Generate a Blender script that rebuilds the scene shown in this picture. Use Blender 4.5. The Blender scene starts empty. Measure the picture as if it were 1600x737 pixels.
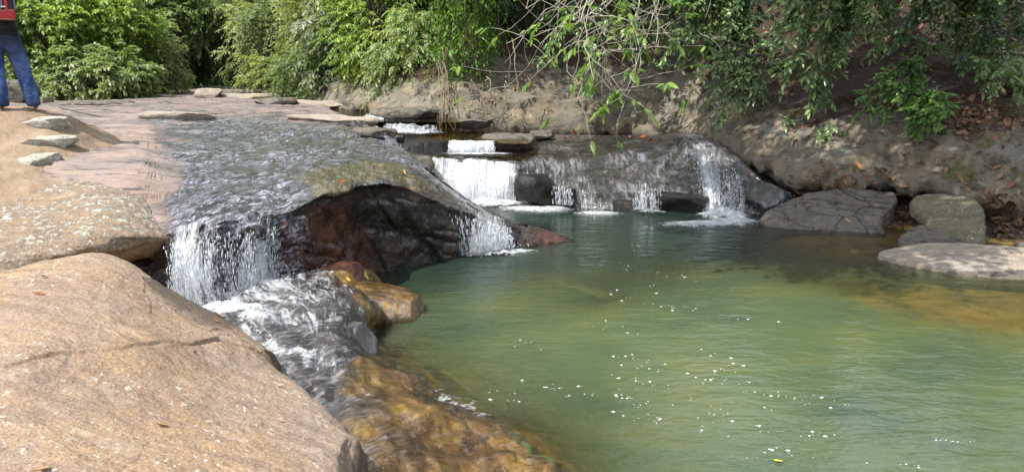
import bpy, bmesh, math, random
import numpy as np
from mathutils import Vector
R = math.radians
rng = np.random.default_rng(11)
random.seed(11)
scene = bpy.context.scene
COL = scene.collection

# ------------------------------------------------------------------ camera model: helpers that turn a sight line into a place
CAMZ, PITCH, F = 2.2, R(12.6), 1200.0
cp, sp = math.cos(PITCH), math.sin(PITCH)
def ray(u, v):
    a = (368.5 - v) / F
    return np.array([(u - 800) / F, cp + a * sp, -sp + a * cp])
def P(u, v, d):                       # point on the sight line at forward distance d
    r = ray(u, v); t = d / r[1]
    return np.array([r[0] * t, d, CAMZ + r[2] * t])
def PZ(u, v, z):                      # point on the sight line at height z
    r = ray(u, v); t = (z - CAMZ) / r[2]
    return np.array([r[0] * t, r[1] * t, z])
def Q(u, d, z):                       # bearing u, distance d, height z
    dep = d * cp + (CAMZ - z) * sp
    return np.array([(u - 800) / F * dep, d, z])
def W(x, y, z): return np.array([x, y, z], float)

# ------------------------------------------------------------------ noise
_perm = np.concatenate([rng.permutation(256)] * 3)
_g = rng.normal(size=(256, 3)); _g /= np.linalg.norm(_g, axis=1)[:, None]
def perlin(p):
    i = np.floor(p).astype(np.int64); f = p - i; i &= 255
    w = f * f * f * (f * (f * 6 - 15) + 10)
    out = 0
    for dx in (0, 1):
        for dy in (0, 1):
            for dz in (0, 1):
                h = _perm[_perm[_perm[(i[:, 0] + dx) & 255] + ((i[:, 1] + dy) & 255)] + ((i[:, 2] + dz) & 255)]
                gr = _g[h]
                dot = gr[:, 0] * (f[:, 0] - dx) + gr[:, 1] * (f[:, 1] - dy) + gr[:, 2] * (f[:, 2] - dz)
                wt = (w[:, 0] if dx else 1 - w[:, 0]) * (w[:, 1] if dy else 1 - w[:, 1]) * (w[:, 2] if dz else 1 - w[:, 2])
                out = out + dot * wt
    return out * 1.5
def fbm(p, o=4, gain=.5, lac=2.03):
    s, a, t = 0, 1.0, 0
    for k in range(o):
        s = s + a * perlin(p + k * 17.3); t += a; a *= gain; p = p * lac
    return s / t
def ridged(p, o=3, gain=.5):
    s, a, t = 0, 1.0, 0
    for k in range(o):
        s = s + a * (1 - np.abs(perlin(p + k * 9.1)) * 2); t += a; a *= gain; p = p * 2.1
    return s / t
def blocks(p, fr, seed=0):             # fracture blocks: every cell stands a little proud or back, with sharp edges
    q = p * np.array(fr) + .35 * np.stack([fbm(p * 1.3 + 3, 3), fbm(p * 1.3 + 13, 3), fbm(p * 1.3 + 23, 3)], -1) + seed
    q = q + np.stack([.35 * q[:, 2], 0 * q[:, 0], .2 * q[:, 0]], -1)
    i = np.floor(q).astype(np.int64) & 255
    h = _perm[_perm[_perm[i[:, 0]] + i[:, 1]] + i[:, 2]] / 255.0 - .5
    f = q - np.floor(q); e = np.minimum(np.minimum(f, 1 - f)[:, 0], np.minimum(f, 1 - f)[:, 2])
    return h - .45 * np.exp(-(e / .05) ** 2)
def sstep(a, b, x):
    t = np.clip((x - a) / (b - a), 0, 1); return t * t * (3 - 2 * t)

# ------------------------------------------------------------------ object helpers
def tag(o, label=None, cat=None, group=None, kind=None):
    if label: o['label'] = label
    if cat: o['category'] = cat
    if group: o['group'] = group
    if kind: o['kind'] = kind
    return o
def empty(name, loc, label, cat, group=None):
    o = bpy.data.objects.new(name, None); COL.objects.link(o); o.location = Vector(loc)
    o.empty_display_size = .1
    return tag(o, label, cat, group)
def mesh(name, V, faces, mat, parent=None, smooth=True, mask=None, uv=None, recentre=True):
    """faces: list of int arrays (n,k); one mesh object. Parts are given in world space and keep it."""
    V = np.asarray(V, np.float32)
    me = bpy.data.meshes.new(name)
    if not isinstance(faces, (list, tuple)): faces = [faces]
    faces = [np.asarray(f, np.int32) for f in faces if len(f)]
    org = np.zeros(3, np.float32)
    if parent is not None: org = np.array(parent.matrix_basis.translation, np.float32)
    elif recentre: org = np.array([V[:, 0].mean(), V[:, 1].mean(), V[:, 2].min()], np.float32)
    VV = V - org
    me.vertices.add(len(VV)); me.vertices.foreach_set('co', VV.ravel())
    nl = sum(f.size for f in faces); nf = sum(len(f) for f in faces)
    me.loops.add(nl); me.polygons.add(nf)
    me.loops.foreach_set('vertex_index', np.concatenate([f.ravel() for f in faces]))
    tot = np.concatenate([np.full(len(f), f.shape[1], np.int32) for f in faces])
    st = np.concatenate([[0], np.cumsum(tot)[:-1]]).astype(np.int32)
    me.polygons.foreach_set('loop_start', st); me.polygons.foreach_set('loop_total', tot)
    me.polygons.foreach_set('use_smooth', np.full(nf, smooth, bool))
    for nm, arr in (('mask', mask), ('flow', uv)):
        if arr is not None:
            a = me.color_attributes.new(nm, 'FLOAT_COLOR', 'POINT')
            A = np.ones((len(VV), 4), np.float32); A[:, :arr.shape[1]] = arr
            a.data.foreach_set('color', A.ravel())
    me.update(calc_edges=True); me.validate()
    if mat: me.materials.append(mat)
    o = bpy.data.objects.new(name, me); COL.objects.link(o)
    if parent is not None: o.parent = parent
    else: o.location = Vector([float(x) for x in org])
    return o
def grid_faces(n, m, closed=False):
    i, j = np.meshgrid(np.arange(n - 1), np.arange(m if closed else m - 1), indexing='ij')
    a = i * m + j; b = i * m + (j + 1) % m
    return np.stack([a, b, b + m, a + m], -1).reshape(-1, 4)
def oriented(V, Fc):                  # faces wound so that they look up and towards the open side
    a, b, c = V[Fc[:, 0]], V[Fc[:, 1]], V[Fc[:, 2]]
    n = np.cross(b - a, c - a); view = np.array([0, 0, CAMZ + 6]) - a
    return Fc[:, ::-1] if (n * view).sum() < 0 else Fc
def catmull(A, ts):                   # A (n, ...), ts param in [0, n-1]
    n = len(A)
    E = np.concatenate([[2 * A[0] - A[1]], A, [2 * A[-1] - A[-2]]])
    i = np.clip(np.floor(ts).astype(int), 0, n - 2); f = (ts - i)
    f = f.reshape((-1,) + (1,) * (A.ndim - 1))
    p0, p1, p2, p3 = E[i], E[i + 1], E[i + 2], E[i + 3]
    return .5 * (2 * p1 + (p2 - p0) * f + (2 * p0 - 5 * p1 + 4 * p2 - p3) * f ** 2 + (3 * p1 - p0 - 3 * p2 + p3) * f ** 3)
def params(A, n):                     # sample more densely where it looks larger
    seg = np.linalg.norm(A[1:, :, :3] - A[:-1, :, :3], axis=2)
    dist = np.linalg.norm(.5 * (A[1:, :, :3] + A[:-1, :, :3]) - np.array([0, 0, CAMZ]), axis=2)
    wt = (seg / np.maximum(dist, 2)).max(axis=1) + .004
    cum = np.concatenate([[0], np.cumsum(wt)])
    return np.interp(np.linspace(0, cum[-1], n), cum, np.arange(len(cum)))
def loft(ctrl, nr, nc):               # ctrl rows x cols x k  -> nr x nc x k
    A = np.asarray(ctrl, float)
    A = catmull(A, params(A, nr))
    B = np.swapaxes(A, 0, 1)
    B = catmull(B, params(B, nc))
    return np.swapaxes(B, 0, 1)
def grid_normals(G):
    du = np.gradient(G, axis=0); dv = np.gradient(G, axis=1)
    n = np.cross(du, dv); n /= np.maximum(np.linalg.norm(n, axis=2, keepdims=True), 1e-9)
    view = np.array([0, 0, CAMZ + 6]) - G
    if (n * view).sum(axis=2).mean() < 0: n = -n
    return n
def rock_sheet(name, ctrl, nr, nc, mat, disp, parent=None, nmask=3):
    G = loft(ctrl, nr, nc)
    X = G[..., :3]; M = np.clip(G[..., 3:], 0, 1)
    nrm = grid_normals(X)
    D = disp(X.reshape(-1, 3), M.reshape(-1, M.shape[-1]) if M.shape[-1] else None, nrm.reshape(-1, 3)).reshape(nr, nc, 1)
    X = X + nrm * D
    fcs = oriented(X.reshape(-1, 3), grid_faces(nr, nc))
    Mf = M.reshape(nr * nc, M.shape[-1])
    return mesh(name, X.reshape(-1, 3), fcs, mat, parent, mask=Mf[:, :3] if M.shape[-1] else None, uv=np.repeat(Mf[:, 3:4], 3, 1) if M.shape[-1] > 3 else None), X
def ico(sub):
    bm = bmesh.new(); bmesh.ops.create_icosphere(bm, subdivisions=sub, radius=1)
    V = np.array([v.co[:] for v in bm.verts]); Fc = np.array([[v.index for v in f.verts] for f in bm.faces]); bm.free()
    return V, Fc
_ICO = {k: ico(k) for k in (2, 3, 4, 5, 6)}
def boulder(name, c, size, mat, seed=0, sub=5, cuts=9, rot=0, tilt=(0, 0), amp=.06, mask=(0, 0, 0), strata=0, flat=.55, parent=None):
    r = np.random.default_rng(seed)
    V, Fc = _ICO[sub]; V = V.copy()
    for k in range(cuts):                 # fracture planes
        n = r.normal(size=3); n[2] *= .8; n /= np.linalg.norm(n)
        d = r.uniform(.55, .85)
        s = V @ n; V = V - np.where(s > d, (s - d) * .92, 0)[:, None] * n
    s = V[:, 2]; V[:, 2] = np.where(s > flat, flat + (s - flat) * .15, s)
    V = V * np.array(size)
    nrm = V / np.array(size) ** 2; nrm /= np.linalg.norm(nrm, axis=1)[:, None]
    mx = max(size)
    q = V / mx + seed * 3.7
    V = V + nrm * (mx * (amp * fbm(q * 2.2, 5, .55) + (strata * ridged(q * np.array([1.2, 1.2, 9]), 2) if strata else 0)))[:, None]
    a, b = R(tilt[0]), R(tilt[1])
    Rx = np.array([[1, 0, 0], [0, math.cos(a), -math.sin(a)], [0, math.sin(a), math.cos(a)]])
    Ry = np.array([[math.cos(b), 0, math.sin(b)], [0, 1, 0], [-math.sin(b), 0, math.cos(b)]])
    g = R(rot); Rz = np.array([[math.cos(g), -math.sin(g), 0], [math.sin(g), math.cos(g), 0], [0, 0, 1]])
    V = V @ (Rz @ Ry @ Rx).T + np.array(c)
    return mesh(name, V, Fc, mat, parent, mask=np.tile(np.array(mask, float), (len(V), 1)))
def tubes(P3, rad, sides=5):          # P3 (N,K,3), rad (N,K) -> V, quads
    P3 = np.asarray(P3, float); rad = np.asarray(rad, float)
    N, K, _ = P3.shape
    T = np.gradient(P3, axis=1); T /= np.maximum(np.linalg.norm(T, axis=2, keepdims=True), 1e-9)
    ref = np.where(np.abs(T[..., 2:3]) > .9, np.array([1., 0, 0]), np.array([0, 0, 1.]))
    A = np.cross(T, ref); A /= np.maximum(np.linalg.norm(A, axis=2, keepdims=True), 1e-9)
    B = np.cross(T, A)
    th = np.arange(sides) * 2 * math.pi / sides
    V = P3[:, :, None] + rad[:, :, None, None] * (A[:, :, None] * np.cos(th)[:, None] + B[:, :, None] * np.sin(th)[:, None])
    f = grid_faces(K, sides, True)
    Fc = (f[None] + (np.arange(N) * K * sides)[:, None, None]).reshape(-1, 4)
    return V.reshape(-1, 3), Fc
class Bag:                             # collects geometry for ONE mesh
    def __init__(s): s.V, s.F, s.n, s.C = [], [], 0, []
    def add(s, V, Fc, col=None):
        if len(V) == 0: return
        s.V.append(V); s.F.append(np.asarray(Fc) + s.n); s.n += len(V)
        if col is not None: s.C.append(col)
    def build(s, name, mat, parent=None, smooth=True):
        ks = {}
        for f in s.F: ks.setdefault(f.shape[1], []).append(f)
        return mesh(name, np.concatenate(s.V), [np.concatenate(v) for v in ks.values()], mat, parent, smooth,
                    mask=np.concatenate(s.C) if s.C else None)

# ------------------------------------------------------------------ shader helpers
class NT:
    def __init__(s, name):
        s.m = bpy.data.materials.new(name); s.m.use_nodes = True
        s.t = s.m.node_tree; s.t.nodes.clear()
        s.out = s.t.nodes.new('ShaderNodeOutputMaterial')
        s._co = None
    def put(s, sock, v):
        if isinstance(v, bpy.types.NodeSocket): s.t.links.new(v, sock)
        elif v is not None:
            if hasattr(sock.default_value, '__len__') and not hasattr(v, '__len__'): v = [v] * len(sock.default_value)
            if hasattr(v, '__len__') and len(v) == 3 and len(sock.default_value) == 4: v = tuple(v) + (1,)
            sock.default_value = v
    def n(s, typ, ins=None, **props):
        nd = s.t.nodes.new(typ)
        for k, v in props.items(): setattr(nd, k, v)
        for k, v in (ins or {}).items(): s.put(nd.inputs[k], v)
        return nd
    def co(s):
        if s._co is None: s._co = s.n('ShaderNodeTexCoord').outputs['Object']
        return s._co
    def map(s, scale=(1, 1, 1), rot=(0, 0, 0), vec=None, loc=(0, 0, 0)):
        return s.n('ShaderNodeMapping', {'Vector': vec or s.co(), 'Scale': scale, 'Rotation': rot, 'Location': loc}).outputs[0]
    def noise(s, scale, detail=4, rough=.55, vec=None, dist=0):
        return s.n('ShaderNodeTexNoise', {'Vector': vec or s.co(), 'Scale': scale, 'Detail': detail, 'Roughness': rough, 'Distortion': dist}).outputs[0]
    def voro(s, scale, vec=None, feature='F1', out='Distance'):
        return s.n('ShaderNodeTexVoronoi', {'Vector': vec or s.co(), 'Scale': scale}, feature=feature).outputs[out]
    def ramp(s, fac, stops, interp='LINEAR'):
        nd = s.n('ShaderNodeValToRGB', {'Fac': fac}); cr = nd.color_ramp; cr.interpolation = interp
        while len(cr.elements) < len(stops): cr.elements.new(.5)
        for e, (p, c) in zip(cr.elements, stops):
            e.position = p; e.color = (c, c, c, 1) if not hasattr(c, '__len__') else tuple(c) + (1,)
        return nd.outputs[0]
    def math(s, op, a, b=None, c=None, clamp=False):
        nd = s.n('ShaderNodeMath', operation=op, use_clamp=clamp)
        s.put(nd.inputs[0], a)
        if b is not None: s.put(nd.inputs[1], b)
        if c is not None: s.put(nd.inputs[2], c)
        return nd.outputs[0]
    def mix(s, fac, a, b, blend='MIX'):
        nd = s.n('ShaderNodeMix', data_type='RGBA', blend_type=blend)
        s.put(nd.inputs[0], fac); s.put(nd.inputs[6], a); s.put(nd.inputs[7], b)
        return nd.outputs[2]
    def bump(s, h, dist=.01, strength=1, normal=None):
        nd = s.n('ShaderNodeBump', {'Height': h, 'Distance': dist, 'Strength': strength})
        if normal is not None: s.put(nd.inputs['Normal'], normal)
        return nd.outputs[0]
    def attr(s, name='mask'):
        a = s.n('ShaderNodeAttribute', attribute_name=name)
        sep = s.n('ShaderNodeSeparateColor', {'Color': a.outputs['Color']})
        return sep.outputs[0], sep.outputs[1], sep.outputs[2], a
    def bsdf(s, **k):
        nd = s.n('ShaderNodeBsdfPrincipled')
        for key, v in k.items(): s.put(nd.inputs[key.replace('_', ' ')], v)
        return nd.outputs[0]
    def shade(s, a): s.t.links.new(a, s.out.inputs['Surface']); return s.m
    def mixs(s, fac, a, b):
        nd = s.n('ShaderNodeMixShader', {'Fac': fac}); s.t.links.new(a, nd.inputs[1]); s.t.links.new(b, nd.inputs[2])
        return nd.outputs[0]

def mat_near():
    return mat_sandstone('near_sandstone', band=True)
def mat_sandstone(name='sandstone', c1=(.385, .265, .16), c2=(.34, .25, .18), c3=(.265, .182, .125), lichen=.0, grain=1.0, band=False):
    s = NT(name)
    big = s.noise(1.1, 5, .6)
    base = s.ramp(big, [(.3, c3), (.44, c1), (.54, c2), (.64, c1), (.75, c3)])
    streak = s.noise(2.2, 6, .65, s.map((1.2, 5.5, 7), (0, 0, .35)))
    base = s.mix(s.ramp(streak, [(.38, .7), (.56, 0)]), base, [x * .66 for x in c2])
    base = s.mix(s.ramp(s.noise(.8, 5, .65, s.map(loc=(9, 3, 3))), [(.46, 0), (.62, .75)]), base, [c2[0] * .86, c2[1] * .92, c2[2] * 1.0])
    pale = s.noise(3.2, 6, .7, s.map((1, 3, 3), (0, 0, -.3), loc=(5, 2, 1)))
    base = s.mix(s.ramp(pale, [(.55, 0), (.72, .5)]), base, (.56, .47, .37))
    fine = s.noise(75, 3, .7)
    base = s.mix(.55, base, s.ramp(fine, [(.32, .2), (.5, .5), (.70, .85)]), 'OVERLAY')
    spot = s.math('MULTIPLY', s.ramp(s.noise(34, 2, .5), [(.63, 0), (.67, 1)]), s.ramp(s.noise(1.7, 3, .6), [(.42, 0), (.6, .9)]))
    base = s.mix(spot, base, (.62, .58, .5))
    stain = s.math('MULTIPLY', s.ramp(s.noise(9, 5, .7), [(.60, 0), (.70, .55)]), s.ramp(s.noise(1.3, 2), [(.4, 0), (.6, 1)]))
    base = s.mix(stain, base, (.17, .105, .06))
    h = s.math('ADD', s.math('MULTIPLY', s.noise(14, 8, .68), .6), s.math('MULTIPLY', streak, .9))
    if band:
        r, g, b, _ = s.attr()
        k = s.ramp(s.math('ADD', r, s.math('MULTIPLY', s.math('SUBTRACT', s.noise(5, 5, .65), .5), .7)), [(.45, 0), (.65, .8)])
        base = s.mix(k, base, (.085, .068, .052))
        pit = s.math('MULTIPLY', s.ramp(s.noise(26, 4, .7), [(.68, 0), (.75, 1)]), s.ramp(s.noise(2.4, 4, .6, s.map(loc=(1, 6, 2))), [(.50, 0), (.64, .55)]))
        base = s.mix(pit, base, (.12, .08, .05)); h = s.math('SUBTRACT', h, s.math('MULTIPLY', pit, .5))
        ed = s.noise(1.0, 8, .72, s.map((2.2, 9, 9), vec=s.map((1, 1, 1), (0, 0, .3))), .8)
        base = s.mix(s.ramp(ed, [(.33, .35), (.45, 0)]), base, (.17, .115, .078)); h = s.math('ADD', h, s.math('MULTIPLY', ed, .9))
    if lichen:
        li = s.math('MULTIPLY', s.ramp(s.noise(17, 6, .75), [(.50, 0), (.55, 1)]), s.ramp(s.noise(1.6, 3, .6), [(.34, 0), (.48, lichen)]))
        r, g, b, _ = s.attr()
        li = s.math('MULTIPLY', li, r)
        base = s.mix(li, base, s.ramp(s.noise(60, 2), [(.3, (.42, .43, .37)), (.7, (.68, .67, .6))]))
        h = s.math('ADD', h, s.math('MULTIPLY', li, .35))
    nb = s.bump(h, .034 * grain, .8); nb = s.bump(fine, .005, .7, nb)
    return s.shade(s.bsdf(Base_Color=base, Roughness=.86, Normal=nb, Specular_IOR_Level=.25))

def mat_ledge():
    """foliated pinkish rock; mask r: water film, g: algae, b: red-brown iron stain"""
    s = NT('foliated_rock')
    r, g, b, _ = s.attr()
    big = s.noise(.7, 5, .6)
    dry = s.ramp(big, [(.3, (.23, .175, .142)), (.48, (.335, .26, .215)), (.62, (.245, .21, .19)), (.75, (.37, .28, .21))])
    fol = s.noise(2.6, 7, .7, s.map((.55, 4.2, 4.2), (0, 0, .12)))
    fol2 = s.noise(1.0, 7, .72, s.map((.45, 2.2, 2.2), (0, 0, .1), loc=(1, 8, 0)), .6)
    dry = s.mix(s.ramp(fol2, [(.40, .8), (.52, .0)]), dry, (.15, .135, .13))
    dry = s.mix(s.ramp(fol, [(.36, .9), (.46, .0)]), dry, (.075, .066, .062))
    dry = s.mix(s.ramp(s.noise(1.2, 6, .7, s.map((1, 2.5, 2.5), loc=(3, 1, 0))), [(.58, 0), (.7, .65)]), dry, (.17, .16, .165))
    dry = s.mix(.45, dry, s.ramp(s.noise(55, 3, .7), [(.3, .3), (.7, .75)]), 'OVERLAY')
    wetn = s.noise(1.8, 6, .65)
    w = s.math('ADD', r, s.math('MULTIPLY', s.math('SUBTRACT', wetn, .5), 1.1))
    damp = s.ramp(w, [(.18, 0), (.5, 1)])
    w = s.ramp(s.math('ADD', w, s.math('MULTIPLY', s.math('SUBTRACT', s.noise(11, 5, .7), .5), .35)), [(.42, 0), (.58, 1)])
    dry = s.mix(s.math('MULTIPLY', damp, .6), dry, (.11, .095, .085))
    wet = s.ramp(s.noise(3.5, 5, .6), [(.35, (.010, .009, .008)), (.55, (.034, .027, .021)), (.75, (.085, .062, .043))])
    alg = s.ramp(s.noise(6, 5, .65), [(.35, (.035, .028, .012)), (.5, (.085, .075, .02)), (.65, (.16, .075, .02))])
    am = s.ramp(s.math('ADD', g, s.math('MULTIPLY', s.math('SUBTRACT', s.noise(4.5, 4), .5), 1.2)), [(.42, 0), (.62, 1)])
    wet = s.mix(am, wet, alg)
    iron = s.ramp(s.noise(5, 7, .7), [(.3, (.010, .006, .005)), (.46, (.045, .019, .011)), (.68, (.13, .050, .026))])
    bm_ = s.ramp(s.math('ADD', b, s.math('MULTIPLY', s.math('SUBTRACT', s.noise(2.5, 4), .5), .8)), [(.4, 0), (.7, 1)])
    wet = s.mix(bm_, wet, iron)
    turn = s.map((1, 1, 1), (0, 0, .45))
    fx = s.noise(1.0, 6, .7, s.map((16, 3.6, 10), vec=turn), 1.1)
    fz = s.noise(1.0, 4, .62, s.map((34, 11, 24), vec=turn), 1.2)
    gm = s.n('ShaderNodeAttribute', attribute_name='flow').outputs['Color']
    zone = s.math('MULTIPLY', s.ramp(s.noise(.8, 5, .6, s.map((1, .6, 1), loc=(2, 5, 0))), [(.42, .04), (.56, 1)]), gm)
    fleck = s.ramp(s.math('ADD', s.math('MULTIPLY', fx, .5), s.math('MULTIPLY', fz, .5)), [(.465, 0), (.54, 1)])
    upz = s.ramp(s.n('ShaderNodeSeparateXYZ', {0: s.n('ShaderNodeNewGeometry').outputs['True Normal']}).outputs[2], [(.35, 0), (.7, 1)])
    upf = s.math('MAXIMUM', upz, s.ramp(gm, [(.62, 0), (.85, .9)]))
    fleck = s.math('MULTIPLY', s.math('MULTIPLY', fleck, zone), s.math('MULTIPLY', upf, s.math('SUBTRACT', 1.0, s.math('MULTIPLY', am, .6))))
    wet = s.mix(s.math('MULTIPLY', fleck, .85), wet, (.56, .57, .64))  # lavender flecks: sky sheen and aerated water painted into the wet colour
    col = s.mix(w, dry, wet)
    rip = s.noise(1.0, 5, .62, s.map((13, 5, 10), (0, 0, 0), s.map((1, 1, 1), (0, 0, .45))), .9)
    rip2 = s.noise(1.0, 3, .6, s.map((36, 12, 24), (0, 0, 0), s.map((1, 1, 1), (0, 0, .45))), 1.0)
    hw = s.math('ADD', s.math('ADD', s.math('MULTIPLY', rip, 1.0), s.math('MULTIPLY', rip2, .45)), s.math('MULTIPLY', fleck, .4))
    hw = s.math('MULTIPLY', hw, s.math('ADD', .4, s.math('MULTIPLY', zone, .7)))
    hd = s.math('ADD', s.math('MULTIPLY', fol, 1.6), s.math('MULTIPLY', s.noise(16, 6, .7), .6))
    hmix = s.n('ShaderNodeMix', {0: w, 2: hd, 3: hw}, data_type='FLOAT').outputs[0]
    nb = s.bump(hmix, s.math('ADD', .028, s.math('MULTIPLY', w, .045)), .9)
    rough = s.math('SUBTRACT', .85, s.math('MULTIPLY', w, .72))
    rough = s.math('ADD', rough, s.math('MULTIPLY', bm_, .32))
    return s.shade(s.bsdf(Base_Color=col, Roughness=rough, Normal=nb, Specular_IOR_Level=s.math('ADD', .22, s.math('MULTIPLY', s.math('MULTIPLY', w, upz), .5)), Coat_Weight=s.math('MULTIPLY', s.math('MULTIPLY', w, upz), s.math('SUBTRACT', .9, s.math('MULTIPLY', bm_, .7))), Coat_Roughness=.1, Coat_IOR=1.5, Coat_Normal=nb))

def mat_wet(name, cols, rough=.2, bscale=12, bdist=.02, spec=.5, streak=0, coat=.3):
    s = NT(name)
    col = s.ramp(s.noise(4, 7, .68), [(.3, cols[0]), (.5, cols[1]), (.7, cols[2])])
    col = s.mix(.35, col, s.ramp(s.noise(40, 3, .7), [(.3, .3), (.7, .7)]), 'OVERLAY')
    h = s.math('ADD', s.noise(bscale, 6, .65), s.math('MULTIPLY', s.noise(3, 4), .8))
    if streak:
        f1 = s.noise(1.0, 5, .65, s.map((13, 3.5, 3.0)), 1.0)
        zone = s.ramp(s.noise(1.1, 4, .6), [(.42, 0), (.58, 1)])
        f1 = s.math('MULTIPLY', s.ramp(f1, [(.46, 0), (.62, streak)]), zone)
        col = s.mix(f1, col, (.42, .43, .46)); h = s.math('ADD', h, s.math('MULTIPLY', f1, .5))
    rg = s.ramp(s.noise(5, 5, .6), [(.35, rough * .6), (.7, min(1, rough * 2.2))])
    return s.shade(s.bsdf(Base_Color=col, Roughness=rg, Normal=s.bump(h, bdist, .9), Specular_IOR_Level=spec, Coat_Weight=coat, Coat_Roughness=.08))

def mat_apron():
    s = NT('slick_apron_rock'); r, g, b, _ = s.attr()
    grey = s.ramp(s.noise(4, 7, .7), [(.3, (.014, .012, .010)), (.5, (.05, .043, .036)), (.7, (.12, .105, .09))])
    gold = s.ramp(s.noise(3.5, 7, .7), [(.32, (.06, .028, .006)), (.5, (.20, .105, .018)), (.68, (.42, .27, .04))])
    k = s.ramp(s.math('ADD', r, s.math('MULTIPLY', s.math('SUBTRACT', s.noise(2.6, 6, .7), .5), 1.1)), [(.40, 0), (.62, 1)])
    col = s.mix(k, grey, gold)
    turn = s.map((1, 1, 1), (0, 0, -.75))
    st = s.noise(1.0, 6, .68, s.map((4.5, 17, 8), vec=turn), 1.2)
    f = s.math('MULTIPLY', s.ramp(st, [(.51, 0), (.63, .6)]), s.math('SUBTRACT', 1.0, s.math('MULTIPLY', k, .75)))
    col = s.mix(f, col, (.46, .46, .48))
    h = s.math('ADD', s.math('ADD', st, s.math('MULTIPLY', s.noise(3.5, 5), .8)), s.math('MULTIPLY', s.noise(30, 4), .25))
    return s.shade(s.bsdf(Base_Color=col, Roughness=.16, Normal=s.bump(h, .06, .9), Specular_IOR_Level=.7, Coat_Weight=.7, Coat_Roughness=.07))

def mat_grey():
    s = NT('damp_grey_rock')
    c = s.ramp(s.noise(2.2, 7, .7), [(.32, (.06, .052, .042)), (.46, (.17, .15, .12)), (.56, (.11, .10, .085)), (.68, (.27, .235, .18))])
    c = s.mix(s.ramp(s.noise(1.0, 6, .7, s.map((2, 9, 9), vec=s.map((1, 1, 1), (0, 0, .5)))), [(.36, .8), (.46, 0)]), c, (.045, .036, .028))
    c = s.mix(s.ramp(s.noise(4.2, 5, .65, s.map(loc=(3, 1, 7))), [(.58, 0), (.70, .7)]), c, (.20, .15, .085))
    c = s.mix(.5, c, s.ramp(s.noise(45, 4, .75), [(.3, .25), (.7, .78)]), 'OVERLAY')
    v = s.n('ShaderNodeTexVoronoi', {'Vector': s.n('ShaderNodeVectorMath', {0: s.co(), 1: s.n('ShaderNodeTexNoise', {'Scale': 2.5, 'Detail': 4}).outputs['Color']}, operation='ADD').outputs[0], 'Scale': 1.7}, feature='DISTANCE_TO_EDGE').outputs['Distance']
    ck = s.ramp(v, [(0, 1), (.022, 0)])
    c = s.mix(s.math('MULTIPLY', ck, .75), c, (.02, .016, .012))
    h = s.math('SUBTRACT', s.math('ADD', s.noise(10, 8, .72), s.math('MULTIPLY', s.noise(2.6, 4, .6, s.map((.7, 3, 3))), .8)), s.math('MULTIPLY', ck, .7))
    return s.shade(s.bsdf(Base_Color=c, Roughness=.72, Normal=s.bump(h, .045, .9), Specular_IOR_Level=.3))

def mat_bank():
    """r: soil, g: moss, b: undercut rows, their shade painted dark"""
    s = NT('bank_rock')
    r, g, b, _ = s.attr()
    base = s.ramp(s.noise(1.0, 6, .65), [(.3, (.08, .068, .05)), (.43, (.215, .175, .12)), (.53, (.14, .128, .10)), (.62, (.29, .235, .155)), (.75, (.17, .155, .12))])
    grey = s.ramp(s.noise(1.7, 5, .65, s.map(loc=(4, 7, 2))), [(.52, 0), (.66, .8)])
    base = s.mix(grey, base, (.21, .205, .175))
    dk = s.ramp(s.noise(3.6, 7, .72, s.map((1, 1, 1.8), (.3, .4, 0))), [(.36, .85), (.48, 0)])
    base = s.mix(dk, base, (.05, .038, .024))
    base = s.mix(.55, base, s.ramp(s.noise(38, 4, .75), [(.3, .22), (.7, .8)]), 'OVERLAY')
    moss = s.ramp(s.math('ADD', g, s.math('MULTIPLY', s.math('SUBTRACT', s.noise(2.4, 6, .7), .5), 1.6)), [(.45, 0), (.62, .85)])
    base = s.mix(moss, base, s.ramp(s.noise(30, 3), [(.3, (.045, .055, .012)), (.7, (.14, .13, .03))]))
    soil = s.ramp(s.math('ADD', r, s.math('MULTIPLY', s.math('SUBTRACT', s.noise(2.8, 6, .7), .5), 1.0)), [(.42, 0), (.58, 1)])
    base = s.mix(soil, base, s.ramp(s.noise(16, 6, .75), [(.3, (.018, .012, .008)), (.55, (.055, .034, .02)), (.72, (.12, .07, .04))]))
    damp = s.ramp(s.math('ADD', b, s.math('MULTIPLY', s.math('SUBTRACT', s.noise(3.2, 5, .7), .5), .9)), [(.42, 0), (.6, 1)])
    base = s.mix(damp, base, (.022, .018, .014))  # shade under the bank edge put into the colour
    h = s.math('ADD', s.noise(9, 9, .72), s.math('MULTIPLY', s.noise(2.6, 5, .6, s.map((.7, .7, 3))), .9))
    rg = s.math('SUBTRACT', .85, s.math('MULTIPLY', damp, .5))
    return s.shade(s.bsdf(Base_Color=base, Roughness=rg, Normal=s.bump(h, .05, .9), Specular_IOR_Level=.3))

def mat_sand():
    s = NT('sand')
    c = s.ramp(s.noise(1.5, 6, .65), [(.3, (.20, .142, .095)), (.5, (.30, .222, .148)), (.7, (.38, .295, .205))])
    c = s.mix(.6, c, s.ramp(s.noise(60, 4, .75), [(.3, .22), (.7, .8)]), 'OVERLAY')
    c = s.mix(s.ramp(s.noise(2.2, 6, .7, s.map(loc=(2, 2, 2))), [(.5, 0), (.62, .6)]), c, (.25, .185, .135))
    c = s.mix(s.ramp(s.noise(7, 4, .6), [(.64, 0), (.74, .5)]), c, (.2, .13, .07))
    return s.shade(s.bsdf(Base_Color=c, Roughness=.92, Normal=s.bump(s.noise(6, 9, .7), .06, .8), Specular_IOR_Level=.15))

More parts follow.
